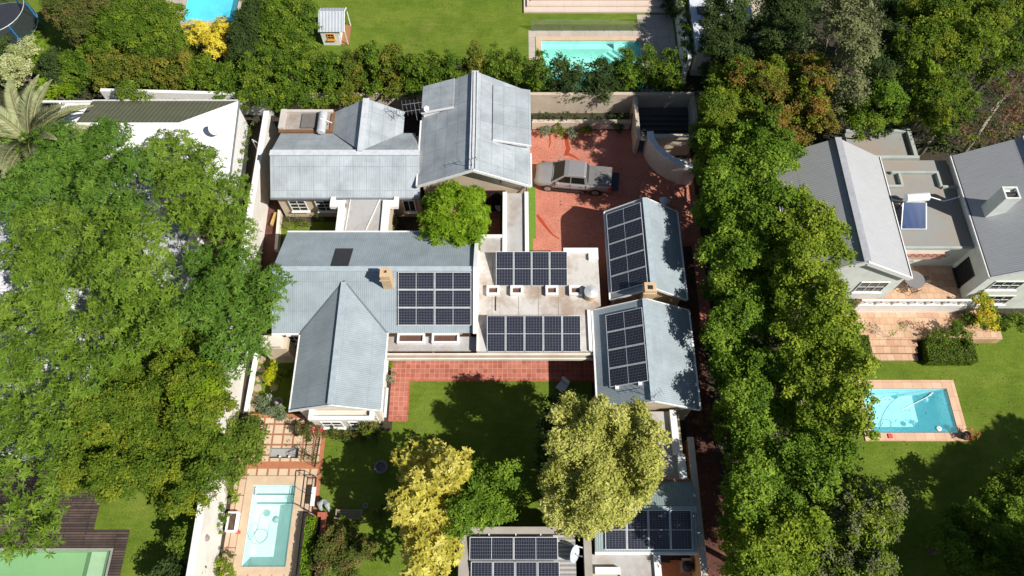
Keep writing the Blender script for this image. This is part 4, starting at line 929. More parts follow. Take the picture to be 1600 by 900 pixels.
tree('bushy_tree', 'olive bushy tree with a yellow-green crown beside the white wall', 'tree', z_([(280, 545, 34), (270, 590, 38), (310, 600, 36), (335, 640, 32), (300, 650, 38), (255, 640, 34)], 5.6), 'fine', 'olivebush', G2, dens=1.2, extra=('lime', [2], .6))
tree('bushy_tree', 'olive bushy tree flecked yellow in the middle of the lower left', 'tree', z_([(205, 590, 36), (190, 640, 38), (150, 650, 34), (150, 700, 34), (115, 700, 26), (215, 680, 40), (120, 745, 26), (165, 745, 30)], 5.6), 'fine', 'olivebush', G2, dens=1.2)
tree('bushy_tree', 'dense dark-green bushy tree standing over the lower left lawn', 'tree', z_([(270, 700, 40), (320, 700, 34), (330, 735, 24), (260, 745, 38), (215, 740, 32), (300, 760, 30), (345, 690, 16), (275, 785, 18)], 5.0), 'fine', 'olivebush', G2, dens=1.2)
tree('lime_shrub', 'rounded lime-green shrub crown pressed against the white wall', 'shrub', z_([(342, 600, 14), (345, 622, 12)], 3.6), 'tiny', 'lime', trunk=.06)
tree('agapanthus_clump', 'clump of strappy green leaves at the foot of the dark-green bushy tree', 'plant', [(270, 792, 16, .6), (290, 790, 14, .6), (255, 780, 12, .5)], 'big', 'shrub', trunk=0)
tree('small_tree', 'small round tree on the lower left lawn against the wall\'s shadow', 'tree', [(285, 838, 14, 2.2), (296, 860, 14, 2.0), (278, 855, 12, 1.9), (300, 838, 8, 2.1)], 'broad', 'shrub', trunk=.08)
tree('small_tree', 'small dark tree at the bottom edge beside the long white wall', 'tree', [(268, 893, 20, 2.0), (290, 905, 20, 2.0), (245, 905, 15, 1.8)], 'broad', 'darkgreen', trunk=.08)

# centre
tree('round_tree', 'bright green ball-shaped tree in the courtyard overlapping two roofs', 'tree', [(712, 336, 50, 3.4), (692, 320, 26, 3.7), (738, 322, 26, 3.7), (690, 355, 28, 3.5), (735, 355, 28, 3.5), (712, 368, 26, 3.3), (712, 308, 22, 3.6)], 'rosette', 'bright', dens=1.7, flat=.85, trunk=.12, shell=(.45, 1.03))
tree('golden_tree', 'golden yellow leaved tree in the middle of the south lawn', 'tree', z_([(650, 725, 28), (690, 712, 22), (700, 735, 26), (660, 760, 30), (640, 785, 28), (690, 775, 24), (650, 820, 30), (625, 800, 16), (680, 825, 26), (665, 860, 28), (690, 860, 24), (640, 850, 18), (655, 890, 22), (690, 885, 18), (720, 740, 16), (722, 715, 14)], 5.0), 'big', 'golden', dens=1.3, skirt=2)
tree('green_tree', 'mid-green tree between the golden tree and the dark lawn shadow', 'tree', z_([(720, 770, 24), (755, 750, 22), (790, 740, 20), (765, 785, 26), (725, 800, 24), (795, 765, 18), (745, 812, 16), (712, 825, 14), (785, 800, 14)], 4.6), 'fine', 'broad', dens=1.1, skirt=True)
tree('yellow_green_tree', 'large pale yellow-green tree overhanging the annex roof', 'tree', z_([(905, 660, 26), (885, 640, 22), (945, 655, 28), (985, 660, 28), (895, 700, 32), (945, 705, 34), (995, 700, 32), (1020, 680, 20), (880, 745, 30), (930, 755, 34), (985, 745, 34), (880, 790, 26), (930, 795, 30), (970, 785, 28), (1010, 725, 22), (895, 815, 16), (1005, 765, 18)], 6.6), 'fine', 'paleyel', dens=1.3, flat=.85, skirt=True)
tree('dark_olive_tree', 'dark grey-green tree crowded behind the left side of the pale yellow-green tree', 'tree', [(872, 640, 20, 4.6), (895, 630, 16, 4.8), (862, 670, 20, 4.2), (858, 705, 20, 3.8), (866, 740, 18, 3.4), (880, 690, 20, 3.2), (850, 730, 14, 2.6)], 'fine', 'darkgreen', dens=1.2)
# shrubs around the pool terrace and rose beds
tree('climbing_shrub', 'large glossy climbing shrub over the white wall above the lap pool', 'shrub', [(385, 690, 24, 1.6), (375, 715, 22, 1.5), (368, 738, 16, 1.3), (395, 675, 18, 1.5), (400, 700, 14, 1.4), (372, 672, 14, 1.5)], 'broad', 'shrub', trunk=.07, extra=('rose', [3, 5], .4))
tree('pot_shrub', 'bright lime shrub beside the white wall at the head of the lap pool', 'shrub', [(366, 777, 9, .7), (360, 770, 6, .7)], 'tiny', 'lime', trunk=0)
tree('wall_shrub', 'narrow trailing shrub with white flowers at the foot of the white wall', 'shrub', [(347, 795, 8, .8), (345, 815, 8, .8), (340, 832, 6, .6), (352, 805, 6, .6)], 'tiny', 'shrub', trunk=0)
tree('wall_shrub', 'small yellow-green shrub at the bottom edge between white wall and pool', 'shrub', [(350, 882, 9, .6), (355, 895, 10, .6), (345, 895, 8, .5)], 'tiny', 'lime', trunk=0)
tree('wall_shrub', 'tiny olive shrub left of the lap pool\'s lower corner', 'shrub', [(354, 868, 6, .5)], 'tiny', 'rose', trunk=0)
tree('topiary', 'acid yellow-green clipped topiary beside the stepping stones', 'shrub', [(427, 576, 10, .7), (427, 586, 12, .75), (428, 594, 10, .65)], 'clipped', 'ygreen', trunk=.05, size=1.0, dens=3)
tree('leafy_shrub', 'dark leafy shrub behind the yellow-green topiary', 'shrub', [(437, 577, 9, .9), (440, 592, 9, .6), (447, 582, 8, .6)], 'tiny', 'shrub', trunk=0)
tree('flowering_bush', 'silver and lilac flowering bush beside the stone ring planter', 'shrub', [(416, 625, 9, .7), (422, 640, 11, .7), (433, 645, 9, .6), (440, 648, 8, .5), (412, 636, 8, .6)], 'tiny', 'silverb', trunk=0)
tree('rose_bush', 'rose bush with red blooms at the white porch corner', 'shrub', [(478, 672, 9, 1.2), (488, 680, 10, 1.2), (470, 665, 7, 1.0), (495, 672, 7, 1.0)], 'tiny', 'rose', trunk=.04, extra=('flowers', [3], .001, 'rosette', 'blooms'))
tree('rose_bush', 'sprawling thorny rose bush between the pond and the iron railing', 'shrub', [(484, 703, 10, 1.1), (478, 716, 10, 1.0), (490, 718, 9, 1.0), (470, 700, 7, 1.0)], 'sparse', 'rose', size=.6, dens=2.0, trunk=.04)
tree('flower_bed_shrub', 'low brownish shrub bed under the porch windows', 'shrub', [(515, 678, 9, .5), (530, 680, 9, .5), (545, 681, 9, .5), (560, 682, 8, .5)], 'tiny', 'rose', trunk=0)
tree('corner_shrub', 'green and rust coloured shrub climbing the porch\'s right corner', 'shrub', [(577, 655, 11, 2.0), (575, 668, 12, 1.4), (583, 672, 11, 1.1), (588, 680, 9, .8)], 'tiny', 'rose', trunk=.05, extra=('lime', [1, 2], .4))
tree('rose_thicket', 'wide thicket of autumn tinted roses at the bottom between hedge and lawn', 'shrub', [(525, 835, 14, 1.1), (545, 840, 16, 1.2), (515, 860, 18, 1.3), (545, 865, 18, 1.3), (570, 855, 14, 1.2), (520, 885, 18, 1.2), (550, 890, 16, 1.2), (500, 880, 12, 1.0), (535, 820, 10, .8)], 'tiny', 'rose', trunk=.05, extra=('shrub', None, .3))
tree('spiky_plant', 'spiky olive plant in the lawn shade left of the golden tree', 'plant', [(597, 800, 12, .8), (590, 812, 10, .7)], 'rosette', 'rose', trunk=0)
tree('terrace_plant', 'small lime-green plant in the stone bed at the terrace corner', 'plant', [(611, 569, 5, .4)], 'tiny', 'lime', trunk=0)
tree('terrace_plant', 'round grey-green succulent at the terrace corner', 'plant', [(613, 590, 7, .4)], 'tiny', 'silverb', trunk=0)
tree('terrace_plant', 'small grey plant against the terrace wall', 'plant', [(728, 557, 7, .3)], 'tiny', 'silverb', trunk=0)
for (x, y, r_, m_, lb) in ((450, 340, 8, 'shrub', 'tall green rose in front of the left small-paned window'), (446, 350, 7, 'rose', 'bushy rose at the left corner of the small rose garden'), (467, 345, 7, 'rose', 'dark-leaved rose between the two small-paned windows'), (480, 346, 6, 'rose', 'reddish rose under the right small-paned window'), (500, 338, 6, 'shrub', 'leafy branch in front of the open right window')):
    tree('garden_rose', lb, 'shrub', [(x, y, r_, .8), (x + 4, y + 4, r_ * .7, .6)], 'sparse', m_, 'roses in the small west garden', size=.6, dens=2.2, trunk=.03)
tree('courtyard_shrub', 'dark shrub in the corner between link roof and cream wall', 'shrub', [(612, 352, 9, 1.0), (608, 345, 8, 1.2)], 'broad', 'darkgreen', trunk=.04)

# north hedge
HG = 'tall shrubs forming the north hedge'
hx = [(393, 118, 24, 'hedge'), (425, 108, 26, 'hedge'), (455, 122, 22, 'hedge'), (487, 108, 24, 'hedge'), (520, 112, 22, 'hedge'), (551, 108, 24, 'hedgebrown'), (583, 98, 24, 'hedge'), (615, 100, 24, 'hedgebrown'), (648, 110, 22, 'hedge'), (676, 112, 22, 'hedge'),
      (705, 110, 20, 'hedge'), (742, 102, 22, 'hedgebrown'), (775, 104, 22, 'hedge'), (805, 106, 20, 'hedge'), (842, 112, 20, 'hedge'), (876, 118, 20, 'darkgreen'), (905, 124, 14, 'darkgreen'), (938, 122, 22, 'darkgreen'), (978, 108, 22, 'hedge'), (1012, 104, 20, 'hedge'), (1046, 108, 20, 'hedge')]
place = ['between the lawn shrubs and the tank deck', 'right of it above the tank deck', 'just left of the playhouse front', 'below the playhouse\'s left corner', 'below the playhouse', 'with bronze tips right of the playhouse', 'with a tall leader left of the hedge\'s middle', 'with bronze tips and a tall leader at mid hedge', 'left of the tall gable house', 'behind the tall gable house\'s left dormer',
         'just left of the tall house\'s ridge', 'with bronze tips above the tall house\'s ridge', 'above the tall house\'s right slope', 'at the tall house\'s right corner', 'overlapping the left corner of the seafoam pool', 'dark, in front of the seafoam pool\'s left half', 'smallest and lowest, in front of the seafoam pool', 'dark, in front of the seafoam pool\'s middle', 'bright-topped, in front of the pool steps', 'cone-shaped, right of the seafoam pool steps', 'rightmost, beside the ivy wall']
for (x, y, r_, m_), pl in zip(hx, place):
    k = (x * 7) % 5
    ls = [(x, y - 4, r_ * .80, 3.3), (x - 9 + k, y + 10, r_ * .72, 2.5), (x + 9 - k, y + 12, r_ * .72, 2.4), (x, y + 24, r_ * .74, 1.5), (x + k - 2, y - 20 - k, r_ * .46, 4.2), (x + 12, y + 30, r_ * .4, 1.2), (x - 12, y + 30, r_ * .4, 1.2)]
    if x < 560: ls += [(x, y + 38, r_ * .6, 1.5), (x - 6, 152, r_ * .6, 2.5), (x + 10, 160 - (x % 9), r_ * .45, 2.5)]
    elif x < 720: ls += [(x, 143, r_ * .55, 2.3)]
    tree('hedge_shrub', 'hedge shrub ' + pl, 'shrub', ls, 'tiny', m_, HG, dens=.55, size=1.35, trunk=.06, flat=1.0)
# north-west thicket
NW = 'mixed shrubs of the north-west thicket'
def th_(n, lb, ls, kind, m_, cat='tree', **k): return tree(n, lb, cat, ls, kind, m_, NW, **k)
th_('thicket_tree', 'greyish brown-green tree at the top edge right of the trampoline', [(105, 20, 28, 3.5), (130, 40, 26, 3.6), (160, 15, 30, 3.8), (95, 0, 20, 3.2), (125, 55, 18, 2.8)], 'fine', 'rose', dens=1.2)
th_('thicket_tree', 'mid green tree at the top between trampoline and turquoise pool', [(185, 35, 30, 3.8), (215, 55, 28, 3.6), (170, 65, 22, 3.2), (240, 25, 26, 3.8), (200, 5, 26, 3.8), (150, 70, 16, 2.8)], 'fine', 'hedge', dens=1.2)
th_('thicket_tree', 'small tree with brown tips just left of the turquoise pool', [(255, 50, 24, 3.2), (275, 25, 16, 3.0), (270, 75, 20, 2.8), (240, 85, 20, 2.6)], 'fine', 'hedge', dens=1.2)
th_('yellow_bush', 'bright yellow bush at the foot of the turquoise pool', [(315, 55, 18, 2.2), (335, 72, 18, 2.4), (350, 48, 16, 2.4), (355, 85, 10, 1.8), (300, 45, 12, 2.0)], 'rosette', 'yellow', cat='shrub', dens=1.3)
th_('thicket_tree', 'dark green tree right of the yellow bush at the top', [(392, 30, 22, 3.6), (385, 60, 22, 3.2), (380, 90, 20, 2.8), (400, 5, 20, 3.6)], 'fine', 'darkgreen', dens=1.3)
th_('thicket_tree', 'green tree beside the playhouse\'s left wall', [(440, 20, 24, 3.8), (470, 15, 24, 3.8), (450, 50, 24, 3.4), (480, 48, 16, 3.0), (420, 45, 20, 3.4), (478, 70, 14, 2.4), (425, 72, 20, 2.8), (455, 82, 20, 2.6)], 'fine', 'hedge', dens=1.3)
th_('thicket_shrub', 'dark shrub left of the bronze hedge row', [(85, 95, 18, 2.6), (95, 118, 18, 2.0), (75, 110, 14, 2.0)], 'tiny', 'darkgreen', cat='shrub', dens=.6, size=1.3)
for i, (x, y, m_, lb) in enumerate(((125, 98, 'hedge', 'olive green block at the left end of the bronze hedge'), (165, 95, 'hedgebrown', 'bronze-tinted block second from the left of the bronze hedge'), (205, 92, 'hedgebrown', 'bronze-tinted block above the climbing shrub'), (245, 98, 'hedgebrown', 'rust-tipped block near the middle of the bronze hedge'), (285, 100, 'hedgebrown', 'rust-tipped block below the yellow bush'), (322, 108, 'hedge', 'dark bronze block at the right end of the bronze hedge'), (355, 118, 'hedge', 'green block linking bronze hedge and tall north hedge'))):
    tree('hedge_block', lb, 'shrub', [(x, y, 22, 2.6), (x - 12, y + 18, 18, 2.0), (x + 12, y + 18, 18, 2.0), (x, y + 32, 15, 1.4)], 'tiny', m_, 'blocks of the bronze hedge', dens=.6, size=1.3, trunk=.05)
th_('variegated_shrub', 'creamy variegated shrub at the left edge below the trampoline', [(30, 95, 20, 2.2), (15, 110, 16, 2.0), (45, 78, 14, 2.2), (20, 128, 12, 1.4), (40, 115, 10, 1.6)], 'tiny', 'cream', cat='shrub', dens=.7, size=1.3)
th_('lime_shrub', 'lime green shrub right of the creamy variegated shrub', [(60, 85, 14, 1.8), (62, 105, 13, 1.6), (55, 65, 14, 1.6)], 'rosette', 'fern', cat='shrub')
th_('tree_fern', 'bright fern with arching fronds left of the brown mulch bed', [(68, 138, 12, 1.6), (80, 146, 10, 1.5)], 'rosette', 'fern', cat='plant', dens=1.4, size=1.6)
th_('tree_fern', 'bright fern touching the corner of the brown mulch bed', [(102, 143, 12, 1.6), (92, 150, 8, 1.5)], 'rosette', 'fern', cat='plant', dens=1.4, size=1.6)
th_('climbing_shrub', 'fresh green climber hanging over the olive roof\'s north edge', [(200, 143, 15, 3.2), (215, 150, 12, 3.0), (190, 150, 9, 3.0), (232, 153, 9, 2.8)], 'broad', 'shrub', cat='shrub')
th_('wall_climber', 'straggly vine on the white wall behind the olive roof', [(272, 150, 8, 1.5), (282, 155, 6, 1.4), (300, 156, 7, 1.3)], 'sparse', 'lime', cat='plant', size=.6, trunk=.02, dens=2)
th_('edge_shrub', 'dark shrub at the left edge under the trampoline', [(5, 75, 14, 2.0), (3, 90, 12, 1.8)], 'tiny', 'darkgreen', cat='shrub', dens=.7, size=1.3)
tree('wall_hedge', 'narrow clipped hedge strip between white house and brown alley', 'hedge', [(390, 196, 6, 1.4), (387, 210, 6, 1.4), (385, 224, 6, 1.4), (382, 238, 6, 1.4), (379, 252, 6, 1.4), (376, 266, 6, 1.3)], 'clipped', 'shrub', trunk=0, size=1.3, dens=.6)
tree('clipped_hedge', 'long low clipped hedge on the cream retaining wall by the driveway', 'hedge', [(838 + i * 11, 183, 7, 1.05) for i in range(15)], 'clipped', 'darkgreen', trunk=0, size=1.3, dens=.5)
for i, (x, y, lb) in enumerate(((851, 205, 'white-flowered shrub nearest the tall house on the driveway\'s top edge'), (871, 204, 'round green shrub in the middle of the driveway\'s top edge'), (892, 207, 'lilac flowering low shrub on the driveway\'s top edge'), (915, 205, 'round green shrub right of the lilac one on the driveway\'s top edge'), (962, 200, 'shaded shrub near the bin-yard pier'))):
    tree('driveway_shrub', lb, 'shrub', [(x, y, 8, .5), (x + 5, y + 1, 6, .4)], 'tiny', ['silverb', 'shrub', 'silverb', 'shrub', 'darkgreen'][i], 'shrubs along the top of the driveway', trunk=0)
def hedgebox(name, label, cat, x0, x1, y0, y1, z, mat, group=None, size=.9, n=3200):
    SEED[0] += 1; g = np.random.default_rng(SEED[0]); org = np.array([(x0 + x1) / 2, (y0 + y1) / 2, 0])
    t = thing(name, label, cat, tuple(org), group)
    Vs = []; Ts = []
    A = (x1 - x0) * (y1 - y0); S = 2 * z * ((x1 - x0) + (y1 - y0)); n = int((A + S) * 420)
    p = g.random((n, 3)) * np.array([x1 - x0, y1 - y0, z]) + np.array([x0, y0, 0]); D = np.zeros((n, 3))
    f = g.random(n) * (A + S); top = f < A
    p[top, 2] = z + g.normal(size=top.sum()) * .03; D[top, 2] = 1
    sides = np.where(~top)[0]; pick = g.random(len(sides)) * 2 * ((x1 - x0) + (y1 - y0))
    for i, q in zip(sides, pick):
        if q < (x1 - x0): p[i, 1] = y0; D[i] = (0, -1, 0)
        elif q < 2 * (x1 - x0): p[i, 1] = y1; D[i] = (0, 1, 0)
        elif q < 2 * (x1 - x0) + (y1 - y0): p[i, 0] = x0; D[i] = (-1, 0, 0)
        else: p[i, 0] = x1; D[i] = (1, 0, 0)
    nr = unit(D + g.normal(size=(n, 3)) * .5); a = unit(np.cross(nr, g.normal(size=(n, 3)))); b = np.cross(nr, a)
    Lh, Wh = .11 * size, .035 * size
    q = np.stack([p - a * Lh / 2, p + b * Wh, p + a * Lh / 2, p - b * Wh], 1)
    me = quads_mesh('foliage', q - org, .5 + (g.random(n) - .5) * .8); me.materials.append(FM[mat]); o = bpy.data.objects.new('foliage', me); C.objects.link(o); o.parent = t
    obj('woody_core', abox(x0 + .05, x1 - .05, y0 + .05, y1 - .05, 0, z - .05), FM['darkgreen'], t)
    return t
hedgebox('clipped_hedge', 'box-clipped green hedge between the pool slabs and the black rail', 'hedge', -11.45, -10.98, -2, 6.3, .95, 'bright')
hedgebox('clipped_hedge', 'clipped green block left of the right patio steps', 'hedge', 20.7, 22.2, 15.6, 17.2, .85, 'shrub')
hedgebox('clipped_hedge', 'clipped green block right of the patio steps', 'hedge', 25.6, 28.6, 15.5, 17.0, .85, 'shrub')
tree('patio_shrub', 'shrub with yellow tips behind the right clipped block', 'shrub', [(1470, 525, 10, 1.2), (1490, 515, 10, 1.3), (1508, 520, 9, 1.2), (1452, 530, 7, 1.0), (1512, 535, 7, .9)], 'tiny', 'shrub', trunk=0, size=1.2)
tree('golden_climber', 'golden climber against the white house front beside the balustrade', 'shrub', [(1535, 468, 10, 2.2), (1540, 488, 12, 1.6), (1530, 500, 10, 1.1), (1548, 505, 10, .9), (1528, 470, 6, 2.4)], 'tiny', 'yellow', trunk=.05, size=1.1, extra=('broad', None, .6))
tree('house_shrub', 'dark green shrub at the foot of the right house wall', 'shrub', [(1560, 505, 10, .8), (1575, 500, 10, .8), (1592, 502, 12, .7), (1515, 500, 10, 1.0), (1498, 505, 8, .8)], 'tiny', 'shrub', trunk=0, size=1.2)
tree('thin_sapling', 'bare sapling with a few leaves on the right patio', 'tree', [(1405, 512, 8, 1.8), (1394, 520, 6, 1.5)], 'sparse', 'lime', size=.7, trunk=.03, dens=1.5)
tree('dry_shrub', 'thin brown-leaved shrub in the patio shadow', 'shrub', [(1438, 512, 10, 1.2), (1428, 505, 8, 1.2), (1448, 520, 8, 1.0)], 'sparse', 'brown', size=.6, trunk=.03)

# right-hand tree line along the lane
G3 = 'tall trees lining the lane on the right'
tree('lane_tree', 'bronze tinted tree at the top of the lane tree line', 'tree', z_([(1130, 130, 26), (1160, 120, 26), (1120, 165, 28), (1165, 165, 30), (1200, 135, 26), (1130, 195, 26), (1210, 110, 18)], 7.0), 'fine', 'olivebush', G3, skirt=2, dens=1.1, extra=('autumn', [1, 4], 1.0))
tree('lane_tree', 'olive and rust coloured tree with two orange tops', 'tree', z_([(1235, 105, 18), (1265, 105, 22), (1275, 130, 22), (1230, 160, 28), (1265, 165, 26), (1250, 195, 26), (1285, 190, 18), (1215, 190, 22)], 7.4), 'fine', 'autumn', G3, skirt=2, dens=1.1, extra=('olivebush', None, .6))
tree('lane_tree', 'fresh green tree beside the curved yard wall', 'tree', z_([(1125, 225, 28), (1165, 220, 28), (1200, 215, 26), (1150, 260, 32), (1195, 255, 30), (1230, 240, 20), (1125, 280, 26)], 7.2), 'broad', 'broad', G3, skirt=2, dens=1.0)
tree('lane_tree', 'green tree opposite the garage roof', 'tree', z_([(1130, 320, 30), (1175, 310, 32), (1215, 310, 26), (1150, 360, 32), (1200, 355, 32), (1120, 395, 28), (1165, 400, 30)], 6.2), 'broad', 'broad', G3, skirt=2, dens=1.0)
tree('lane_tree', 'yellow-flecked tree leaning over the left eave of the white neighbour house', 'tree', z_([(1245, 320, 26), (1240, 360, 30), (1280, 345, 24), (1295, 375, 26), (1260, 395, 30), (1225, 395, 26), (1310, 400, 18)], 7.4), 'broad', 'broadyel', G3, skirt=2, dens=1.0)
tree('lane_tree', 'green tree opposite the east wing\'s north end', 'tree', z_([(1140, 440, 30), (1185, 440, 32), (1155, 485, 32), (1200, 485, 32), (1135, 515, 26), (1180, 525, 30)], 4.8), 'broad', 'broad', G3, skirt=2, dens=1.0)
tree('lane_tree', 'bright tree beside the white neighbour\'s front gable', 'tree', z_([(1245, 435, 30), (1285, 440, 26), (1305, 470, 24), (1250, 480, 32), (1290, 500, 30), (1240, 520, 30), (1320, 510, 22)], 7.2), 'broad', 'broadyel', G3, skirt=2, dens=1.0)
tree('lane_tree', 'yellow-green tree hanging over the left end of the blue pool', 'tree', z_([(1270, 555, 32), (1315, 555, 28), (1345, 575, 22), (1290, 600, 32), (1330, 615, 26), (1250, 600, 28), (1320, 650, 28), (1350, 665, 18), (1285, 650, 28)], 6.8), 'broad', 'broadyel', G3, skirt=2, dens=1.0)
tree('lane_tree', 'green tree opposite the pale yellow-green tree', 'tree', z_([(1150, 570, 30), (1195, 575, 32), (1165, 620, 32), (1215, 630, 32), (1170, 665, 28), (1235, 665, 26)], 4.8), 'broad', 'broad', G3, skirt=2, dens=1.0)
tree('lane_tree', 'green tree opposite the annex solar panels', 'tree', z_([(1185, 710, 30), (1235, 715, 30), (1180, 755, 30), (1225, 765, 32), (1170, 795, 26), (1280, 700, 28), (1315, 705, 22), (1275, 745, 28)], 5.8), 'broad', 'broad', G3, skirt=2, dens=1.0)
tree('lane_tree', 'bright yellow-green tree near the bottom of the lane tree line', 'tree', z_([(1170, 835, 28), (1215, 825, 30), (1185, 875, 30), (1235, 870, 32), (1260, 820, 28), (1165, 905, 26), (1215, 910, 28)], 6.6), 'broad', 'broadyel', G3, skirt=2, dens=1.0)
tree('lane_tree', 'grey-green thinning tree at the edge of the shaded right lawn', 'tree', z_([(1310, 790, 30), (1345, 785, 26), (1385, 785, 20), (1300, 840, 30), (1350, 835, 28), (1385, 825, 18), (1320, 885, 30), (1370, 880, 24), (1280, 890, 26), (1400, 800, 10)], 6.0), 'fine', 'greygreen', G3, dens=.8, barkm=palebark, extra=('broadyel', None, .7))
tree('dry_shrub', 'reddish brown shrub in the lane beside the east wing corner', 'shrub', [(1105, 655, 16, 1.2), (1115, 675, 14, 1.0), (1098, 672, 10, .9)], 'tiny', 'brown', trunk=.05, dens=.7)

# forest in the upper right
G4 = 'woodland trees in the upper right corner'
def wt(lb, ls, kind, m_, z, **k): return tree('woodland_tree', lb, 'tree', z_(ls, z), kind, m_, G4, **k)
wt('dark narrow evergreen right of the louvred roof building', [(1115, 10, 18), (1118, 40, 18), (1122, 70, 18), (1128, 95, 18), (1145, 30, 18), (1145, 60, 18), (1150, 5, 18), (1155, 85, 18), (1165, 45, 14)], 'fine', 'darkgreen', 5.0, dens=1.2, skirt=True)
wt('deep shaded tree at the top edge above the bronze lane tree', [(1215, 20, 28), (1235, 55, 24), (1205, 70, 22), (1250, 15, 24), (1190, 40, 18), (1190, 90, 16)], 'fine', 'darkgreen', 4.5, dens=1.1, skirt=True)
wt('grey-green tree with a pale billowing crown at the top edge', [(1300, 15, 26), (1335, 20, 24), (1320, 50, 26), (1350, 60, 22), (1345, 90, 24), (1325, 80, 20), (1360, 35, 16)], 'tiny', 'greygreen', 9.0, dens=.35, size=1.6)
wt('small grey-green tree behind the orange-topped lane tree', [(1270, 75, 14), (1308, 128, 18), (1330, 145, 20), (1310, 155, 16), (1345, 130, 14), (1265, 60, 10)], 'tiny', 'greygreen', 7.6, dens=.35, size=1.6)
wt('dark green tree behind the grey-green crown', [(1385, 15, 28), (1385, 60, 28), (1375, 100, 26), (1410, 35, 20)], 'fine', 'darkgreen', 7.0, dens=1.1)
wt('olive tree with yellow-green patches at the top edge', [(1430, 25, 28), (1470, 20, 28), (1455, 60, 28), (1490, 60, 24), (1425, 75, 24), (1500, 30, 20)], 'fine', 'olivebush', 8.5, dens=1.0, extra=('broadyel', None, .35))
wt('tall olive tree at the top right', [(1525, 15, 26), (1555, 30, 24), (1525, 55, 24), (1545, 70, 22), (1500, 95, 22), (1590, 20, 22)], 'fine', 'olivebush', 8.5, dens=1.0, extra=('broadyel', None, .35))
wt('mid green tree with a small bright yellow-green top', [(1395, 105, 22), (1420, 120, 26), (1385, 150, 24), (1440, 110, 22), (1390, 105, 12)], 'fine', 'broad', 6.5, dens=1.0, extra=('broadyel', [4], 2.5))
wt('green tree over the dark clearing behind the neighbour house', [(1370, 180, 26), (1400, 175, 24), (1350, 195, 22), (1340, 175, 20), (1425, 165, 22)], 'fine', 'hedge', 4.8, dens=1.1)
wt('olive tree at the middle of the woodland', [(1460, 110, 24), (1480, 140, 26), (1455, 150, 24), (1450, 180, 22), (1475, 175, 18)], 'fine', 'olivebush', 6.0, dens=1.0)
wt('pale green small tree near the fallen branches', [(1530, 110, 18), (1555, 105, 16), (1505, 155, 18), (1500, 180, 14)], 'broad', 'shrub', 4.0, dens=.8)
wt('sparse brown-twigged tree at the right edge above the grey roof', [(1570, 150, 24), (1590, 180, 26), (1555, 195, 24), (1535, 215, 20), (1510, 215, 18), (1590, 120, 20)], 'sparse', 'brown', 4.5, dens=1.3, barkm=palebark, extra=('olivebush', None, .5))
wt('green undergrowth tree left of the flat roof', [(1480, 200, 16), (1468, 215, 12), (1460, 190, 12)], 'broad', 'shrub', 3.0, dens=.8)
wt('bushy tree at the right edge of the woodland', [(1590, 70, 22), (1575, 90, 20), (1600, 45, 20)], 'fine', 'hedge', 6.0)
# dark trees lower right, and tall ones just outside the frame that shade them
G5 = 'trees in the shaded lower right corner'
wt2 = lambda lb, ls, z, m_='hedge': tree('shade_tree', lb, 'tree', z_(ls, z), 'fine', m_, G5, dens=1.0)
wt2('shaded tree at the bottom right just left of the corner one', [(1490, 815, 22), (1520, 810, 24), (1480, 850, 24), (1520, 855, 28), (1500, 890, 26), (1545, 885, 22)], 3.8, 'broad')
wt2('shaded tree filling the bottom right corner', [(1565, 800, 24), (1595, 820, 24), (1570, 845, 24), (1590, 880, 26), (1560, 890, 20), (1600, 780, 18)], 4.2, 'broad')
wt2('shaded shrub-like tree at the right edge under the tree shadow line', [(1590, 735, 18), (1560, 760, 18), (1600, 760, 16), (1545, 775, 14)], 3.0, 'hedge')
tree('outer_tree', 'tall broad tree beyond the bottom right corner of the picture', 'tree', [(24.5, .5, 8.5, 2.6), (27.5, -1.5, 9, 2.6), (26.0, 2.5, 9.0, 2.2), (22.0, -2.0, 8, 2.4), (28.5, 1.0, 8.0, 2.4)], 'fine', 'broad', G5, dens=1.1, skirt=2, world=True)
tree('outer_tree', 'tall tree beyond the right edge beside the shaded lawn', 'tree', [(30.5, .5, 8.5, 2.6), (33.5, 1.5, 8, 2.4), (35.5, 3.5, 9, 2.6), (31.0, -2.5, 8, 2.4), (37.5, 5.5, 8.5, 2.2)], 'fine', 'broad', G5, dens=1.0, skirt=2, world=True)

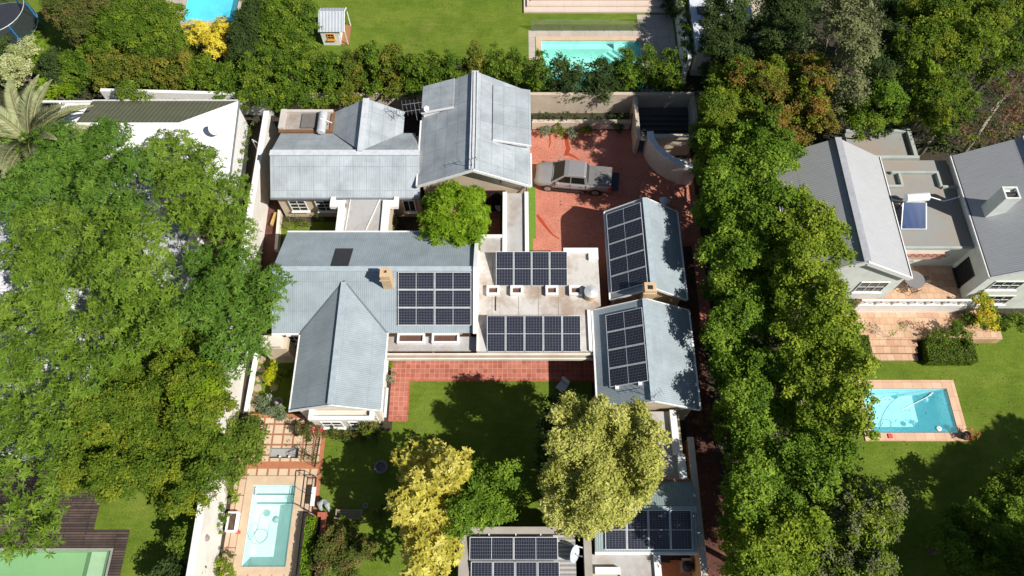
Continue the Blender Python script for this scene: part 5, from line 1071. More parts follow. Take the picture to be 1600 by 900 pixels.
# palm
def palm(name, label, base, htop, n, Lf, g):
    t = thing(name, label, 'palm', base)
    bm = nb(); top = Vector(base) + Vector((0, 0, htop)); tube(bm, [base, Vector(base) + Vector((.1, 0, htop * .5)), top], [.38, .30, .34], 12); obj('trunk', bm, bark, t)
    Vq, T = [], []; bm = nb()
    for k in range(n):
        az = k * 2.39996 + g.random() * .3; el = R(72 - 85 * (k / n) + g.normal() * 5)
        pts = []; p = top + Vector((0, 0, .1)); e = el
        seg = 16
        for s in range(seg + 1):
            pts.append(p.copy()); d = Vector((math.cos(az) * math.cos(e), math.sin(az) * math.cos(e), math.sin(e))); p = p + d * (Lf / seg); e -= R(3.6)
        tube(bm, pts, [.05 * (1 - .85 * i / seg) + .006 for i in range(seg + 1)], 5)
        for s in range(2, seg * 4):
            f_ = s / (seg * 4); i = min(int(f_ * seg), seg - 1); q = pts[i].lerp(pts[i + 1], f_ * seg - i); d = (pts[i + 1] - pts[i]).normalized()
            sd_ = d.cross(Vector((0, 0, 1))).normalized(); up = sd_.cross(d)
            ln = .62 * math.sin(math.pi * min(1, .18 + f_ * .85)) + .12
            for sg in (-1, 1):
                a = (sd_ * sg * .8 + d * .65 + up * (.28 + .2 * g.random())).normalized(); b_ = a.cross(up).normalized() * .045
                Vq.append([q, q + a * ln * .5 + b_, q + a * ln - up * .06, q + a * ln * .5 - b_]); T.append(.5 + (g.random() - .5) * .7 - (.25 if k > n * .75 else 0))
    obj('frond_stalks', bm, simple('palm_stalk', (0.30, 0.27, 0.12), 3, .6), t)
    me = quads_mesh('fronds', np.array(Vq, float) - np.array(base), np.array(T)); me.materials.append(FM['palm']); o = bpy.data.objects.new('fronds', me); C.objects.link(o); o.parent = t
pb = W(52, 225, 5.2); palm('date_palm', 'large date palm with grey-green arching fronds at the left edge', (pb.x, pb.y, 0), 5.2, 34, 4.6, np.random.default_rng(5))

# ------------------------------------------------------------------ solar panels
def panelmat():
    m, n, b = nodes('solar_cells'); uv = N(n, 'ShaderNodeUVMap').outputs[0]
    bt = N(n, 'ShaderNodeTexBrick'); bt.offset = 0; bt.inputs['Scale'].default_value = 1; bt.inputs['Brick Width'].default_value = .091; bt.inputs['Row Height'].default_value = .168
    bt.inputs['Mortar Size'].default_value = 0.0040; bt.inputs['Mortar Smooth'].default_value = .1
    bt.inputs['Color1'].default_value = (0.010, 0.012, 0.022, 1); bt.inputs['Color2'].default_value = (0.014, 0.017, 0.030, 1); bt.inputs['Mortar'].default_value = (0.24, 0.25, 0.29, 1)
    L(n, uv, bt.inputs['Vector']); L(n, bt.outputs[0], b.inputs['Base Color']); b.inputs['Roughness'].default_value = .18; b.inputs['Specular IOR Level'].default_value = .5
    return m
cells = panelmat(); alu = simple('aluminium_frame', (0.72, 0.74, 0.76), 3, .35, metallic=.2)
def panel(o, u, v, wd, ht, label, group, th_=.04):
    """o = lower-left-top corner; u along the long side (wd), v along the short side (ht)"""
    u = u.normalized(); v = (v - u * v.dot(u)).normalized(); n = u.cross(v)
    if n.z < 0: n = -n
    t = thing('solar_module', label, 'solar panel', tuple(o), group)
    bm = nb(); f = .03
    P = lambda a, b_, c=0: o + u * a + v * b_ + n * c
    for a in ((P(f/2, 0), P(f/2, ht)), (P(wd - f/2, 0), P(wd - f/2, ht)), (P(f, f/2), P(wd - f, f/2)), (P(f, ht - f/2), P(wd - f, ht - f/2))): beam(bm, a[0], a[1], f, th_, n)
    obj('frame', bm, alu, t)
    bm = nb(); fs = face(bm, [P(f, f, .006), P(wd - f, f, .006), P(wd - f, ht - f, .006), P(f, ht - f, .006)])
    l = bm.loops.layers.uv.verify()
    for lp, q in zip(fs.loops, ((0, 0), (wd - 2*f, 0), (wd - 2*f, ht - 2*f), (0, ht - 2*f))): lp[l].uv = q
    if fs.normal.z < 0 or n.z < 0: pass
    bm.normal_update()
    if fs.normal.dot(n) < 0: fs.normal_flip()
    obj('cells', bm, cells, t)
    bm = nb(); beam(bm, P(wd / 2, f, .009), P(wd / 2, ht - f, .009), .022, .004, n); obj('busbar', bm, alu, t)
    bm = nb(); fs = face(bm, [P(f, f, -.02), P(f, ht - f, -.02), P(wd - f, ht - f, -.02), P(wd - f, f, -.02)]); obj('back_sheet', bm, whitetrim, t)
    return t
ORD = ['first', 'second', 'third', 'fourth', 'fifth']
# roof B array: 2 columns x 3 rows
n_ = Vector((0, -(rB - zB) / 3.45, 1)).normalized(); p0 = Vector((0, 19.95, rB)) + n_ * .12
tl, tr, bl = (on_plane(x, y, p0, n_) for x, y in ((622, 425), (737, 425), (622, 509)))
wd = (tr - tl).length / 2; ht = (bl - tl).length / 3; u = Vector((1, 0, 0)); v = (bl - tl).normalized()
for r_ in range(3):
    for c in range(2):
        panel(tl + u * (c * wd) + v * (r_ * ht), u, v, wd - .03, ht - .03, '%s solar panel of the %s row in the six-panel block on the main roof' % (('left', 'right')[c], ('top', 'middle', 'bottom')[r_]), 'solar panels on the main roof')
bm = nb(); beam(bm, tl + Vector((0, 0, -.07)), bl + Vector((0, 0, -.07)), .04, .05)
# garage (5 rows) and east wing (4 rows)
for nm, x0, zr_, c4, rows, gp in (('garage roof', 6.0, 4.55, ((947, 331), (1001, 320), (955, 459)), 5, 'solar panels on the garage roof'), ('east wing roof', 4.88, 4.55, ((946, 492), (1003, 481), (953, 606)), 4, 'solar panels on the east wing roof')):
    half = (10.58 - 6.0) / 2 if rows == 5 else (10.6 - 4.88) / 2
    n_ = Vector((-(zr_ - 2.9) / half, 0, 1)).normalized(); p0 = Vector((x0, 20, 2.9)) + n_ * .14
    a, b_, c = (on_plane(x, y, p0, n_) for x, y in c4)
    a.y = b_.y = (a.y + b_.y) / 2; c.x = a.x; c.z = a.z
    u = (b_ - a).normalized(); wd = (b_ - a).length; ht = abs(a.y - c.y) / rows
    for r_ in range(rows):
        panel(a + Vector((0, -ht * r_, 0)), u, Vector((0, -1, 0)), wd, ht - .03, '%s solar panel from the top on the %s' % (ORD[r_], nm), gp)
# flat-roof tilted arrays (portrait panels)
def portrait(tlp, trp, blp, zt, zb, n, desc, gp, support=True):
    a, b_ = W(*tlp, zt), W(*trp, zt); c = W(*blp, zb)
    a.y = b_.y = (a.y + b_.y) / 2; c.x = a.x
    v = (c - a).normalized(); Ln = (c - a).length; wd = (b_.x - a.x) / n
    for k in range(n):
        o = a + Vector((k * wd, 0, 0))
        panel(o, v, Vector((1, 0, 0)), Ln, wd - .03, '%s solar panel from the left %s' % (ORD[k], desc), gp)
    if support:
        t = thing('panel_rack', 'metal rack holding the tilted solar row ' + desc, 'rack', (a.x, a.y, 3.0))
        bm = nb()
        for k in range(n + 1):
            x = a.x + min(max(k * wd, .05), n * wd - .05)
            beam(bm, (x, a.y - .1, 3.0), (x, a.y - .1, zt - .05), .04, .04)
            beam(bm, (x, a.y - .05, zt - .06), (x, c.y + .05, zb - .06), .04, .04); beam(bm, (x, a.y - .1, 3.03), (x, c.y, 3.03), .04, .04)
        obj('rack_frame', bm, greymetal, t)
portrait((775, 393), (887, 393), (775, 447), 3.85, 3.12, 4, 'in the upper tilted row on the flat roof', 'solar panels in the upper flat roof row')
portrait((761, 493), (908, 493), (761, 550), 3.75, 2.98, 5, 'in the lower tilted row on the flat roof', 'solar panels in the lower flat roof row')
portrait((945, 797), (1081, 797), (945, 859), 3.40, 2.80, 4, 'on the annex roof', 'solar panels on the annex roof', False)
# bottom cottage: landscape pair above, portrait four below
a, b_, c = W(734, 839, 3.28), W(872, 839, 3.28), W(734, 876, 3.12); wd = (b_.x - a.x) / 2; v = Vector((0, c.y - a.y, c.z - a.z))
for k in range(2): panel(a + Vector((k * wd, 0, 0)), Vector((1, 0, 0)), v, wd - .02, v.length - .02, '%s wide solar panel in the upper row on the bottom cottage' % ('left', 'right')[k], 'solar panels on the bottom cottage')
portrait((736, 877.5), (875, 877.5), (736, 938), 3.30, 2.9, 4, 'in the lower row on the bottom cottage', 'solar panels in the lower cottage row', False)

# ------------------------------------------------------------------ pickup truck
def carpaint():
    m, n, b = nodes('silver_car_paint'); b.inputs['Base Color'].default_value = (0.36, 0.35, 0.355, 1); b.inputs['Metallic'].default_value = .35; b.inputs['Roughness'].default_value = .33
    b.inputs['Coat Weight'].default_value = .6; b.inputs['Coat Roughness'].default_value = .08; return m
paint = carpaint(); tyre_m = blackrub; glass_dark = glassmat('tinted_car_glass', (0.012, 0.013, 0.011), .12); chrome = simple('chrome', (0.7, 0.7, 0.7), 3, .2, metallic=.9)
tonn = simple('grey_canvas_cover', (0.17, 0.165, 0.165), 2, .85, .2); redlamp = simple('red_tail_lamp', (0.45, 0.02, 0.02), 3, .3); clearlamp = simple('clear_lamp', (0.6, 0.6, 0.62), 3, .15)
fr, rr = W(842, 270, .8), W(951, 280, .8); ctr = (fr + rr) / 2; ang = math.atan2(fr.y - rr.y, fr.x - rr.x)
car = thing('pickup_truck', 'silver double-cab pickup with grey bed cover and open tailgate on the red driveway', 'pickup truck', (ctr.x, ctr.y, 0)); car.rotation_euler = (0, 0, ang)
LOCAL[0] = True
def loft(secs):
    bm = nb(); rings = []
    for x, half in secs:
        full = [(y, z) for y, z in half] + [(-y, z) for y, z in half[::-1][1:-1]]
        rings.append([bm.verts.new((x, y, z)) for y, z in full])
    n = len(rings[0])
    for r0, r1 in zip(rings, rings[1:]):
        for k in range(n): bm.faces.new((r0[k], r0[(k + 1) % n], r1[(k + 1) % n], r1[k]))
    bm.faces.new(rings[0]); bm.faces.new(rings[-1][::-1]); bmesh.ops.recalc_face_normals(bm, faces=bm.faces); return bm
def sec(x, w_, zb, zt, cr): return (x, [(0, zb), (w_ * .85, zb), (w_, zb + .14), (w_ * 1.015, (zb + zt) / 2), (w_ * .985, zt - .12), (w_ * .90, zt - .01), (w_ * .45, zt + cr * .8), (0, zt + cr)])
body = obj('body', loft([sec(-2.62, .86, .52, 1.0, 0), sec(-2.55, .92, .45, 1.03, 0), sec(-1.0, .94, .40, 1.05, 0), sec(.9, .94, .38, 1.07, .02), sec(1.35, .94, .38, 1.09, .05), sec(2.0, .93, .40, 1.05, .06), sec(2.38, .88, .40, .97, .05), sec(2.58, .80, .42, .86, .03), sec(2.68, .66, .46, .74, .0)]), paint, car, smooth=True)
cabS = [(1.48, 1.06, .84), (.66, 1.70, .68), (-.80, 1.72, .67), (-.98, 1.06, .84)]
bm = nb(); rg = []
for x, z, y in ((1.48, 1.05, .85), (.66, 1.70, .68), (.40, 1.76, .62), (-.66, 1.77, .62), (-.82, 1.70, .68), (-1.0, 1.05, .86)):
    rg.append([bm.verts.new((x, -y, z)), bm.verts.new((x, y, z))])
for a, b_ in zip(rg, rg[1:]): bm.faces.new((a[0], a[1], b_[1], b_[0]))
for s in (0, 1): bm.faces.new([r_[s] for r_ in rg])
bmesh.ops.recalc_face_normals(bm, faces=bm.faces); obj('cab', bm, paint, car, bevel=.03)
def quadpart(name, pts, m, n_off, root=car):
    pts = [Vector(p) for p in pts]; nn = (pts[1] - pts[0]).cross(pts[2] - pts[1]).normalized()
    if nn.dot(Vector(n_off)) < 0: nn = -nn
    bm = nb(); a = [bm.verts.new(p + nn * .015) for p in pts]; b_ = [bm.verts.new(p - nn * .01) for p in pts]
    bm.faces.new(a); bm.faces.new(b_[::-1])
    for i in range(len(a)): bm.faces.new((a[i], a[(i + 1) % len(a)], b_[(i + 1) % len(a)], b_[i]))
    bmesh.ops.recalc_face_normals(bm, faces=bm.faces); return obj(name, bm, m, root)
quadpart('windscreen', [(1.42, -.76, 1.10), (1.42, .76, 1.10), (.70, .62, 1.67), (.70, -.62, 1.67)], glass_dark, (1, 0, 1))
quadpart('rear_window', [(-.985, -.72, 1.12), (-.985, .72, 1.12), (-.85, .60, 1.62), (-.85, -.60, 1.62)], glass_dark, (-1, 0, .2))
for s in (-1, 1):
    Y = lambda z: s * (.85 - (z - 1.05) / .65 * .17)
    quadpart('side_window', [(1.18, Y(1.12), 1.12), (.22, Y(1.12), 1.12), (.22, Y(1.62), 1.62), (.62, Y(1.62), 1.62)], glass_dark, (0, s, .3))
    quadpart('side_window', [(.14, Y(1.12), 1.12), (-.80, Y(1.12), 1.12), (-.70, Y(1.62), 1.62), (.14, Y(1.62), 1.62)], glass_dark, (0, s, .3))
    bm = nb(); box(bm, .98, 1.2, s * .90 if s > 0 else s * 1.12, s * 1.12 if s > 0 else s * .90, 1.10, 1.27); obj('wing_mirror', bm, paint, car, bevel=.03)
    for x in (.30, -.62): bm = nb(); box(bm, x - .09, x + .09, min(s * .945, s * .985), max(s * .945, s * .985), .92, .96); obj('door_handle', bm, chrome, car)
    bm = nb(); box(bm, -.95, 1.1, min(s * .90, s * 1.04), max(s * .90, s * 1.04), .32, .38); obj('side_step', bm, black, car)
    quadpart('headlight', [(2.30, s * .80, .80), (2.60, s * .60, .74), (2.56, s * .58, .88), (2.28, s * .78, .95)], clearlamp, (1, s, .4))
    bm = nb(); box(bm, -2.66, -2.45, min(s * .82, s * .95), max(s * .82, s * .95), .68, .98); obj('tail_light', bm, redlamp, car)
    for x in (1.72, -1.58):
        bm = nb(); tube(bm, [(x, s * .74, .39), (x, s * .93, .39)], .45, 20); obj('wheel_arch', bm, black, car)
        wbm = nb(); tube(wbm, [(x, s * .72, .39), (x, s * .76, .39), (x, s * .95, .39), (x, s * .975, .39)], [.36, .39, .39, .36], 22); wh = obj('wheel', wbm, tyre_m, car)
        bm = nb(); tube(bm, [(x, s * .96, .39), (x, s * .982, .39)], .235, 18); rm = obj('rim', bm, simple('wheel_well_dark', (0.22, .22, .22), 3, .4) if 'wheel_well_dark' not in MATS else MATS['wheel_well_dark'], wh)
        bm = nb()
        for k in range(6):
            a = k * math.pi / 3; beam(bm, (x, s * .99, .39), (x + .225 * math.cos(a), s * .99, .39 + .225 * math.sin(a)), .055, .02, Vector((0, 1, 0)))
        obj('spokes', bm, chrome, wh)
bm = nb(); box(bm, -2.6, -1.02, -.83, .83, 1.045, 1.085); obj('bed_cover', bm, tonn, car, bevel=.02)
bm = nb(); box(bm, -3.16, -2.62, -.74, .74, .56, .62); obj('tailgate', bm, simple('tailgate_liner', (0.03, .035, .045), 3, .6), car)
bm = nb(); box(bm, 2.55, 2.72, -.6, .6, .42, .58); obj('bumper', bm, paint, car, bevel=.04)
for s in (-1, 1):
    for x in (.18, 1.24, -.90): obj('door_seam', abox(x - .012, x + .012, min(s * .90, s * .957), max(s * .90, s * .957), .5, 1.04), black, car)
bm = nb(); box(bm, 1.46, 1.49, -.86, .86, 1.10, 1.135); obj('bonnet_seam', bm, black, car)
bm = nb(); box(bm, 2.60, 2.70, -.42, .42, .60, .76); obj('grille', bm, black, car)
bm = nb()
for y in (-.4, -.13, .13, .4): box(bm, -.6, .4, y - .02, y + .02, 1.76, 1.785)
obj('roof_ribs', bm, paint, car)
LOCAL[0] = False

# ------------------------------------------------------------------ roof equipment
p = W(922, 463, 3.0)
t = thing('water_tank', 'sand-coloured drum with silver conical lid on the flat roof', 'tank', p)
obj('drum', lathe(nb(), p, [(.36, 0), (.36, .62)], 20), MATS['sand_brick'], t); obj('lid', lathe(nb(), p, [(.42, .62), (.42, .68), (.0, .82)], 20), silver, t)
p = W(498, 192, 3.3)
t = thing('roof_geyser', 'white cylindrical geyser lying on the brown tank deck', 'water heater', (p.x, p.y, 3.0)); q = Vector((p.x + .25, p.y, 3.35))
bm = nb(); tube(bm, [q + Vector((0, -.85, 0)), q + Vector((0, -.78, 0)), q + Vector((0, .78, 0)), q + Vector((0, .85, 0))], [.2, .29, .29, .2], 20); obj('tank', bm, silver, t, smooth=False)
bm = nb(); beam(bm, q + Vector((-.1, .1, .3)), q + Vector((.7, -.12, .1)), .05, .05); obj('pipe', bm, whitetrim, t)
bm = nb(); box(bm, q.x - .2, q.x + .2, q.y - .6, q.y - .5, 3.0, 3.1); obj('cradle', bm, black, t)
bm = nb(); box(bm, q.x - .2, q.x + .2, q.y + .5, q.y + .6, 3.0, 3.1); obj('cradle', bm, black, t)
def dish(label, base, h, r, az, el, m=whitetrim):
    base = Vector(base); t = thing('satellite_dish', label, 'satellite dish', base)
    bm = nb(); tube(bm, [base, base + Vector((0, 0, h))], .025, 6); obj('mast', bm, greymetal, t)
    d = Vector((math.cos(az) * math.cos(el), math.sin(az) * math.cos(el), math.sin(el))); a = d.cross(Vector((0, 0, 1))).normalized(); b_ = d.cross(a); c = base + Vector((0, 0, h))
    bm = nb(); rings = []
    for q_ in (0.0, .35, .7, 1.0):
        rings.append([bm.verts.new(c + d * (.28 * r * q_ * q_) + (a * math.cos(x) + b_ * math.sin(x)) * r * max(q_, .02)) for x in [k * math.pi / 10 for k in range(20)]])
    for r0, r1 in zip(rings, rings[1:]):
        for k in range(20): bm.faces.new((r0[k], r0[(k + 1) % 20], r1[(k + 1) % 20], r1[k]))
    s_ = obj('reflector', bm, m, t, smooth=True); so = s_.modifiers.new('th', 'SOLIDIFY'); so.thickness = .02
    bm = nb(); tube(bm, [c + b_ * r * .95 + d * .2 * r, c + d * r * 1.0 + b_ * r * .2], .018, 5); tube(bm, [c + d * r * .95 + b_ * r * .2, c + d * r * 1.12 + b_ * r * .2], .04, 8); obj('feed_arm', bm, greymetal, t)
dish('white dish on the roof of the bottom cottage', (3.1, 4.1, 2.98), .45, .46, R(-20), R(30), simple('pale_blue_dish', (.5, .56, .62), 3, .5))
p = W(340, 208, 3.9); dish('white dish on the white slope of the upper left house', (p.x, p.y, 3.7), .7, .42, R(-60), R(35))
p = W(666, 172, 4.6); dish('small white dish on the tall house\'s left dormer', (p.x, p.y, 4.5), .25, .2, R(-50), R(30))
def antenna(label, base, h, boom, az, nel, el_len, m=black, two=False):
    base = Vector(base); t = thing('tv_antenna', label, 'antenna', base)
    bm = nb(); tube(bm, [base, base + Vector((0, 0, h))], .022, 6); obj('mast', bm, m, t)
    d = Vector((math.cos(az), math.sin(az), 0)); s = Vector((-d.y, d.x, 0)); bm = nb()
    for zz in ([h, h * .6] if two else [h]):
        c = base + Vector((0, 0, zz)); tube(bm, [c - d * boom / 2, c + d * boom / 2], .016, 5)
        for k in range(nel):
            q_ = c + d * boom * (k / (nel - 1) - .5); l = el_len * (.6 + .4 * k / (nel - 1)); tube(bm, [q_ - s * l / 2, q_ + s * l / 2], .009, 4)
    obj('aerial', bm, m, t)
p = on_plane(616, 186, Vector((-9.8, 30, 4.4)), Vector((.604, 0, 1)).normalized()); antenna('dark aerial on the right slope of the curved cross gable', p, .7, 1.1, R(-35), 4, .55)
p = W(654, 186, 3.7); antenna('tall pale aerial cluster beside the tall house\'s left dormer', (p.x - .1, p.y, 3.6), 1.7, 1.6, R(190), 7, .8, greymetal, True)
antenna('small dark aerial at the front apex of the tall house', (-2.5, 26.6, 5.5), .8, .6, R(20), 4, .45)
antenna('small aerial at the south apex of the east wing', (7.74, 12.0, 4.55), .7, .7, R(30), 5, .5, greymetal)
for x, y, lb in ((963, 606, 'white square roof vent left below the east wing panels'), (999, 600, 'white square roof vent right below the east wing panels')):
    n_ = Vector((-(1.65) / 2.86, 0, 1)).normalized(); p = on_plane(x, y, Vector((4.88, 15, 2.9)), n_); bm = nb(); box(bm, p.x - .08, p.x + .12, p.y - .1, p.y + .1, p.z - .05, p.z + .16); solo('roof_vent', bm, whitetrim, lb, 'vent', 'vents on the east wing roof')
# solar water heater on the neighbour
t = thing('solar_geyser', 'solar water heater with blue tubes and white tank on the neighbour\'s flat roof', 'water heater', (25.2, 25, 4.0))
bl_ = simple('blue_vacuum_tubes', (0.015, 0.075, 0.24), 3, .25)
a0, a1 = W(1409, 358, 4.15), W(1446, 358, 4.15); b0, b1 = W(1412, 317, 5.1), W(1446, 317, 5.1); bm = nb()
for k in range(20):
    f_ = (k + .5) / 20; tube(bm, [a0.lerp(a1, f_), b0.lerp(b1, f_)], .033, 6)
obj('vacuum_tubes', bm, bl_, t)
bm = nb(); beam(bm, a0 + Vector((-.05, 0, 0)), a1 + Vector((.05, 0, 0)), .08, .08); beam(bm, a0 + Vector((-.04, 0, 0)), b0 + Vector((-.04, 0, 0)), .04, .06); beam(bm, a1 + Vector((.04, 0, 0)), b1 + Vector((.04, 0, 0)), .04, .06); beam(bm, b0 + Vector((0, .05, 0)), b1 + Vector((0, .05, 0)), .06, .06); obj('collector_frame', bm, silver, t)
obj('back_plate', solid(nb(), [a0 + Vector((0, 0, -.06)), a1 + Vector((0, 0, -.06)), b1 + Vector((0, 0, -.06)), b0 + Vector((0, 0, -.06))], .01), simple('blue_back_plate', (0.025, 0.09, 0.26), 3, .4), t)
c0, c1 = W(1414, 310, 5.25), W(1451, 307, 5.25); bm = nb(); tube(bm, [c0, c0.lerp(c1, .03), c0.lerp(c1, .97), c1], [.2, .27, .27, .2], 18); obj('tank', bm, whitetrim, t)
bm = nb()
for q_ in (c0.lerp(c1, .05), c0.lerp(c1, .95)):
    beam(bm, (q_.x, q_.y + .1, 5.0), (q_.x, q_.y + .9, 4.0), .05, .05); beam(bm, (q_.x, q_.y, 4.9), (q_.x, q_.y, 4.0), .05, .05)
obj('stand', bm, black, t)
bm = nb(); tube(bm, [c1, (26.9, c1.y + .15, 4.5), (28.1, c1.y + .5, 4.5)], .035, 6); tube(bm, [c0, (24.2, c0.y + .2, 4.6), (23.6, c0.y + .35, 4.6)], .035, 6); obj('pipe', bm, whitetrim, t)

# ------------------------------------------------------------------ garden things
def ringpot(name, label, px, py, r, h, m, cat='planter'):
    p = W(px, py, h); p.z = 0
    return solo(name, lathe(nb(), p, [(r * .8, 0), (r, h), (r * .68, h), (r * .62, h * .5), (0, h * .5)], 20), m, label, cat)
ringpot('stone_ring_planter', 'round grey stone ring planter in the shade beside the main house', 434, 628, .3, .35, stone)
ringpot('fire_bowl', 'round dark bowl on the shaded lawn left of the golden tree', 595, 729, .4, .4, simple('mauve_stone', (.2, .17, .17), 3, .9), 'bowl')
ringpot('garden_ball_pot', 'small round grey pot in the shade right of the garden bench', 571, 790, .15, .25, stone)
ringpot('tyre_ring', 'grey ring lying beside the small tree on the lower left lawn', 297, 886, .25, .08, stone, 'ring')
bm = nb(); c = W(507, 790, .3)
for s, sx in ((-1, -.3), (1, .35)):
    tube(bm, [W(506, 781, .55), W(506 + (-7 if s < 0 else 5), 788, .6), W(506 + (-5 if s < 0 else 7), 794, .45), W(504 if s < 0 else 514, 800, .05)], [.09, .17, .11, .03], 8)
solo('garden_sculpture', bm, simple('pale_grey_metal', (.34, .37, .36), 3, .5), 'pale grey wishbone-shaped sculpture on the lawn by the brick wall', 'sculpture')
def bench(label, x0, x1, y, m, z=.45):
    t = thing('garden_bench', label, 'bench', ((x0 + x1) / 2, y, 0))
    bm = nb()
    for k in range(4): box(bm, x0, x1, y - .25 + k * .13, y - .15 + k * .13, z - .04, z)
    obj('seat', bm, m, t); bm = nb()
    for k in range(3): box(bm, x0, x1, y - .31, y - .28, z + .1 + k * .13, z + .2 + k * .13)
    obj('backrest', bm, m, t)
    for x in (x0 + .05, x1 - .05):
        for yy in (y - .28, y + .2): obj('leg', abox(x - .03, x + .03, yy - .03, yy + .03, 0, z + (.5 if yy < y else .2)), m, t)
    for x in (x0 + .05, x1 - .05): obj('armrest', abox(x - .035, x + .035, y - .28, y + .24, z + .2, z + .24), m, t)
p = W(546, 803, .45); bench('weathered timber bench half in shade beside the rose thicket', p.x - .75, p.x + .75, p.y, simple('weathered_wood', (.30, .25, .17), 3, .85))
def rail(name, label, pts, h, gap, m, cat='railing', z0=0.0):
    t = thing(name, label, cat, (pts[0][0], pts[0][1], 0)); bm = nb(); b2 = nb()
    for a, b_ in zip(pts, pts[1:]):
        A, B = Vector((*a, z0)), Vector((*b_, z0)); beam(bm, A + Vector((0, 0, h)), B + Vector((0, 0, h)), .04, .04); beam(bm, A + Vector((0, 0, .1)), B + Vector((0, 0, .1)), .03, .03)
        n = max(1, int((B - A).length / gap))
        for k in range(n + 1): q_ = A.lerp(B, k / n); beam(b2, q_, q_ + Vector((0, 0, h)), .02, .02)
    obj('rails', bm, m, t); obj('baluster', b2, m, t); return t
rail('iron_railing', 'black iron railing between the tiled terrace and the lawn', [(-11.5, 9.2), (-11.4, 11.0)], .9, .12, black)
rail('iron_railing', 'black iron gate frame beside the lap pool', [(-11.85, 6.8), (-11.85, 8.6), (-11.35, 8.6), (-11.35, 6.6), (-11.85, 6.8)], .9, .9, black)
rail('iron_railing', 'low black rail running along the box-clipped hedge', [(-10.85, -2), (-10.85, 6.2)], .75, 1.2, black)
rail('courtyard_gate', 'black courtyard gate beside the ball-shaped tree', [(-1.9, 23.6), (-0.7, 23.6)], 1.1, .12, black, 'gate')
bm = nb(); box(bm, -10.72, -10.45, 2.0, 6.6, 0, .5); box(bm, -10.95, -10.72, 6.35, 6.6, 0, .5); solo('brick_garden_wall', bm, redbrick, 'low red brick wall at the edge of the lawn by the roses', 'wall')
p = W(489, 775, .5); bm = nb(); box(bm, p.x - .12, p.x + .12, p.y - .55, p.y + .5, .42, .5); solo('towel', bm, whitetrim, 'white towel laid along the brick edging by the pool gate', 'towel')
p = W(362, 815, .4); t = thing('trough_planter', 'white rectangular trough planter beside the lap pool', 'planter', (p.x, p.y, 0))
bm = nb(); x, y = p.x, p.y; box(bm, x - .3, x - .2, y - .55, y + .55, 0, .4); box(bm, x + .2, x + .3, y - .55, y + .55, 0, .4); box(bm, x - .2, x + .2, y - .55, y - .45, 0, .4); box(bm, x - .2, x + .2, y + .45, y + .55, 0, .4); obj('trough', bm, whitetrim, t); obj('soil', abox(x - .2, x + .2, y - .45, y + .45, 0, .3), mulch, t)
p = W(373, 832, 0); bm = nb(); box(bm, p.x - .12, p.x + .12, p.y - .08, p.y + .08, .07, .12); solo('skimmer_lid', bm, pinkpaint, 'small red lid on the lap pool\'s left coping', 'lid')
p = W(1390, 682, 0); bm = nb(); box(bm, p.x - .13, p.x + .13, p.y - .13, p.y + .13, .07, .13); solo('skimmer_lid', bm, pinkpaint, 'small red lid on the blue pool\'s lower coping', 'lid')
def hose(name, label, pts, z, r, m, head=None):
    t = thing(name, label, 'pool cleaner', (*[W(*pts[0], z)[i] for i in (0, 1)], z)); P = [W(*q_, z) for q_ in pts]
    out = []
    for i in range(len(P) - 1):
        a, b_, c, d = P[max(i - 1, 0)], P[i], P[i + 1], P[min(i + 2, len(P) - 1)]
        for k in range(6):
            s = k / 6; out.append(.5 * ((2 * b_) + (c - a) * s + (2 * a - 5 * b_ + 4 * c - d) * s * s + (3 * b_ - a - 3 * c + d) * s ** 3))
    out.append(P[-1]); bm = nb(); tube(bm, out, r, 6); obj('hose', bm, m, t)
    if head:
        q_ = W(*head, z); bm = nb(); lathe(bm, q_ + Vector((0, 0, -.15)), [(.2, 0), (.2, .08), (.08, .18), (0, .2)], 12); obj('cleaner_head', bm, m, t)
    return t
hm = simple('pale_grey_hose', (.30, .42, .42), 3, .6); hmb = simple('pale_blue_hose', (.20, .50, .60), 3, .6)
hose('pool_cleaner', 'grey pool cleaner hose coiled in the lap pool', [(386, 832), (395, 848), (408, 849), (418, 838), (414, 828), (402, 828), (398, 838), (405, 848), (416, 840), (421, 822), (425, 812)], -.02 - .07, .022, hm, (430, 811))
hose('pool_cleaner', 'pale blue cleaner hose looping across the blue pool', [(1375, 668), (1379, 650), (1390, 632), (1405, 620), (1425, 616), (1440, 621), (1448, 626)], -.07, .022, hmb, (1447, 623))
hose('coiled_pool_hose', 'coil of pale hose in the lower left of the blue pool', [(1372, 665), (1378, 656), (1390, 657), (1392, 668), (1384, 672), (1375, 670), (1380, 660)], -.07, .02, hmb)
p = W(1467, 670, -.05); bm = lathe(nb(), p, [(.02, -.02), (.15, -.02), (.15, .05), (.06, .07), (.0, .12)], 14); solo('floating_dispenser', bm, whitetrim, 'round white floating dispenser in the blue pool', 'pool float')
a, b_ = W(1455, 617, .0), W(1410, 640, .0); bm = nb(); tube(bm, [a, b_], .022, 6); beam(bm, a + Vector((-.2, -.1, 0)), a + Vector((.15, .15, 0)), .05, .05); solo('pool_brush', bm, whitetrim, 'white long-handled brush floating in the blue pool', 'pool brush')
p = W(398, 765, -.05); bm = nb(); tube(bm, [p, p + Vector((.03, -.3, 0))], .05, 8); lathe(bm, p + Vector((0, .1, 0)), [(.0, -.03), (.09, 0), (0, .06)], 10); solo('pool_thermometer', bm, greymetal, 'small dark blue float by the lap pool\'s upper left corner', 'pool float')
p = W(1506, 683, 0); t = thing('plant_pot', 'dark pot with a rust-orange plant at the corner of the blue pool', 'plant pot', (p.x, p.y, 0)); obj('pot', lathe(nb(), p, [(.18, 0), (.27, .42), (.22, .42), (.2, .36), (0, .36)], 16), simple('dark_pot', (.05, .06, .055), 3, .5), t)
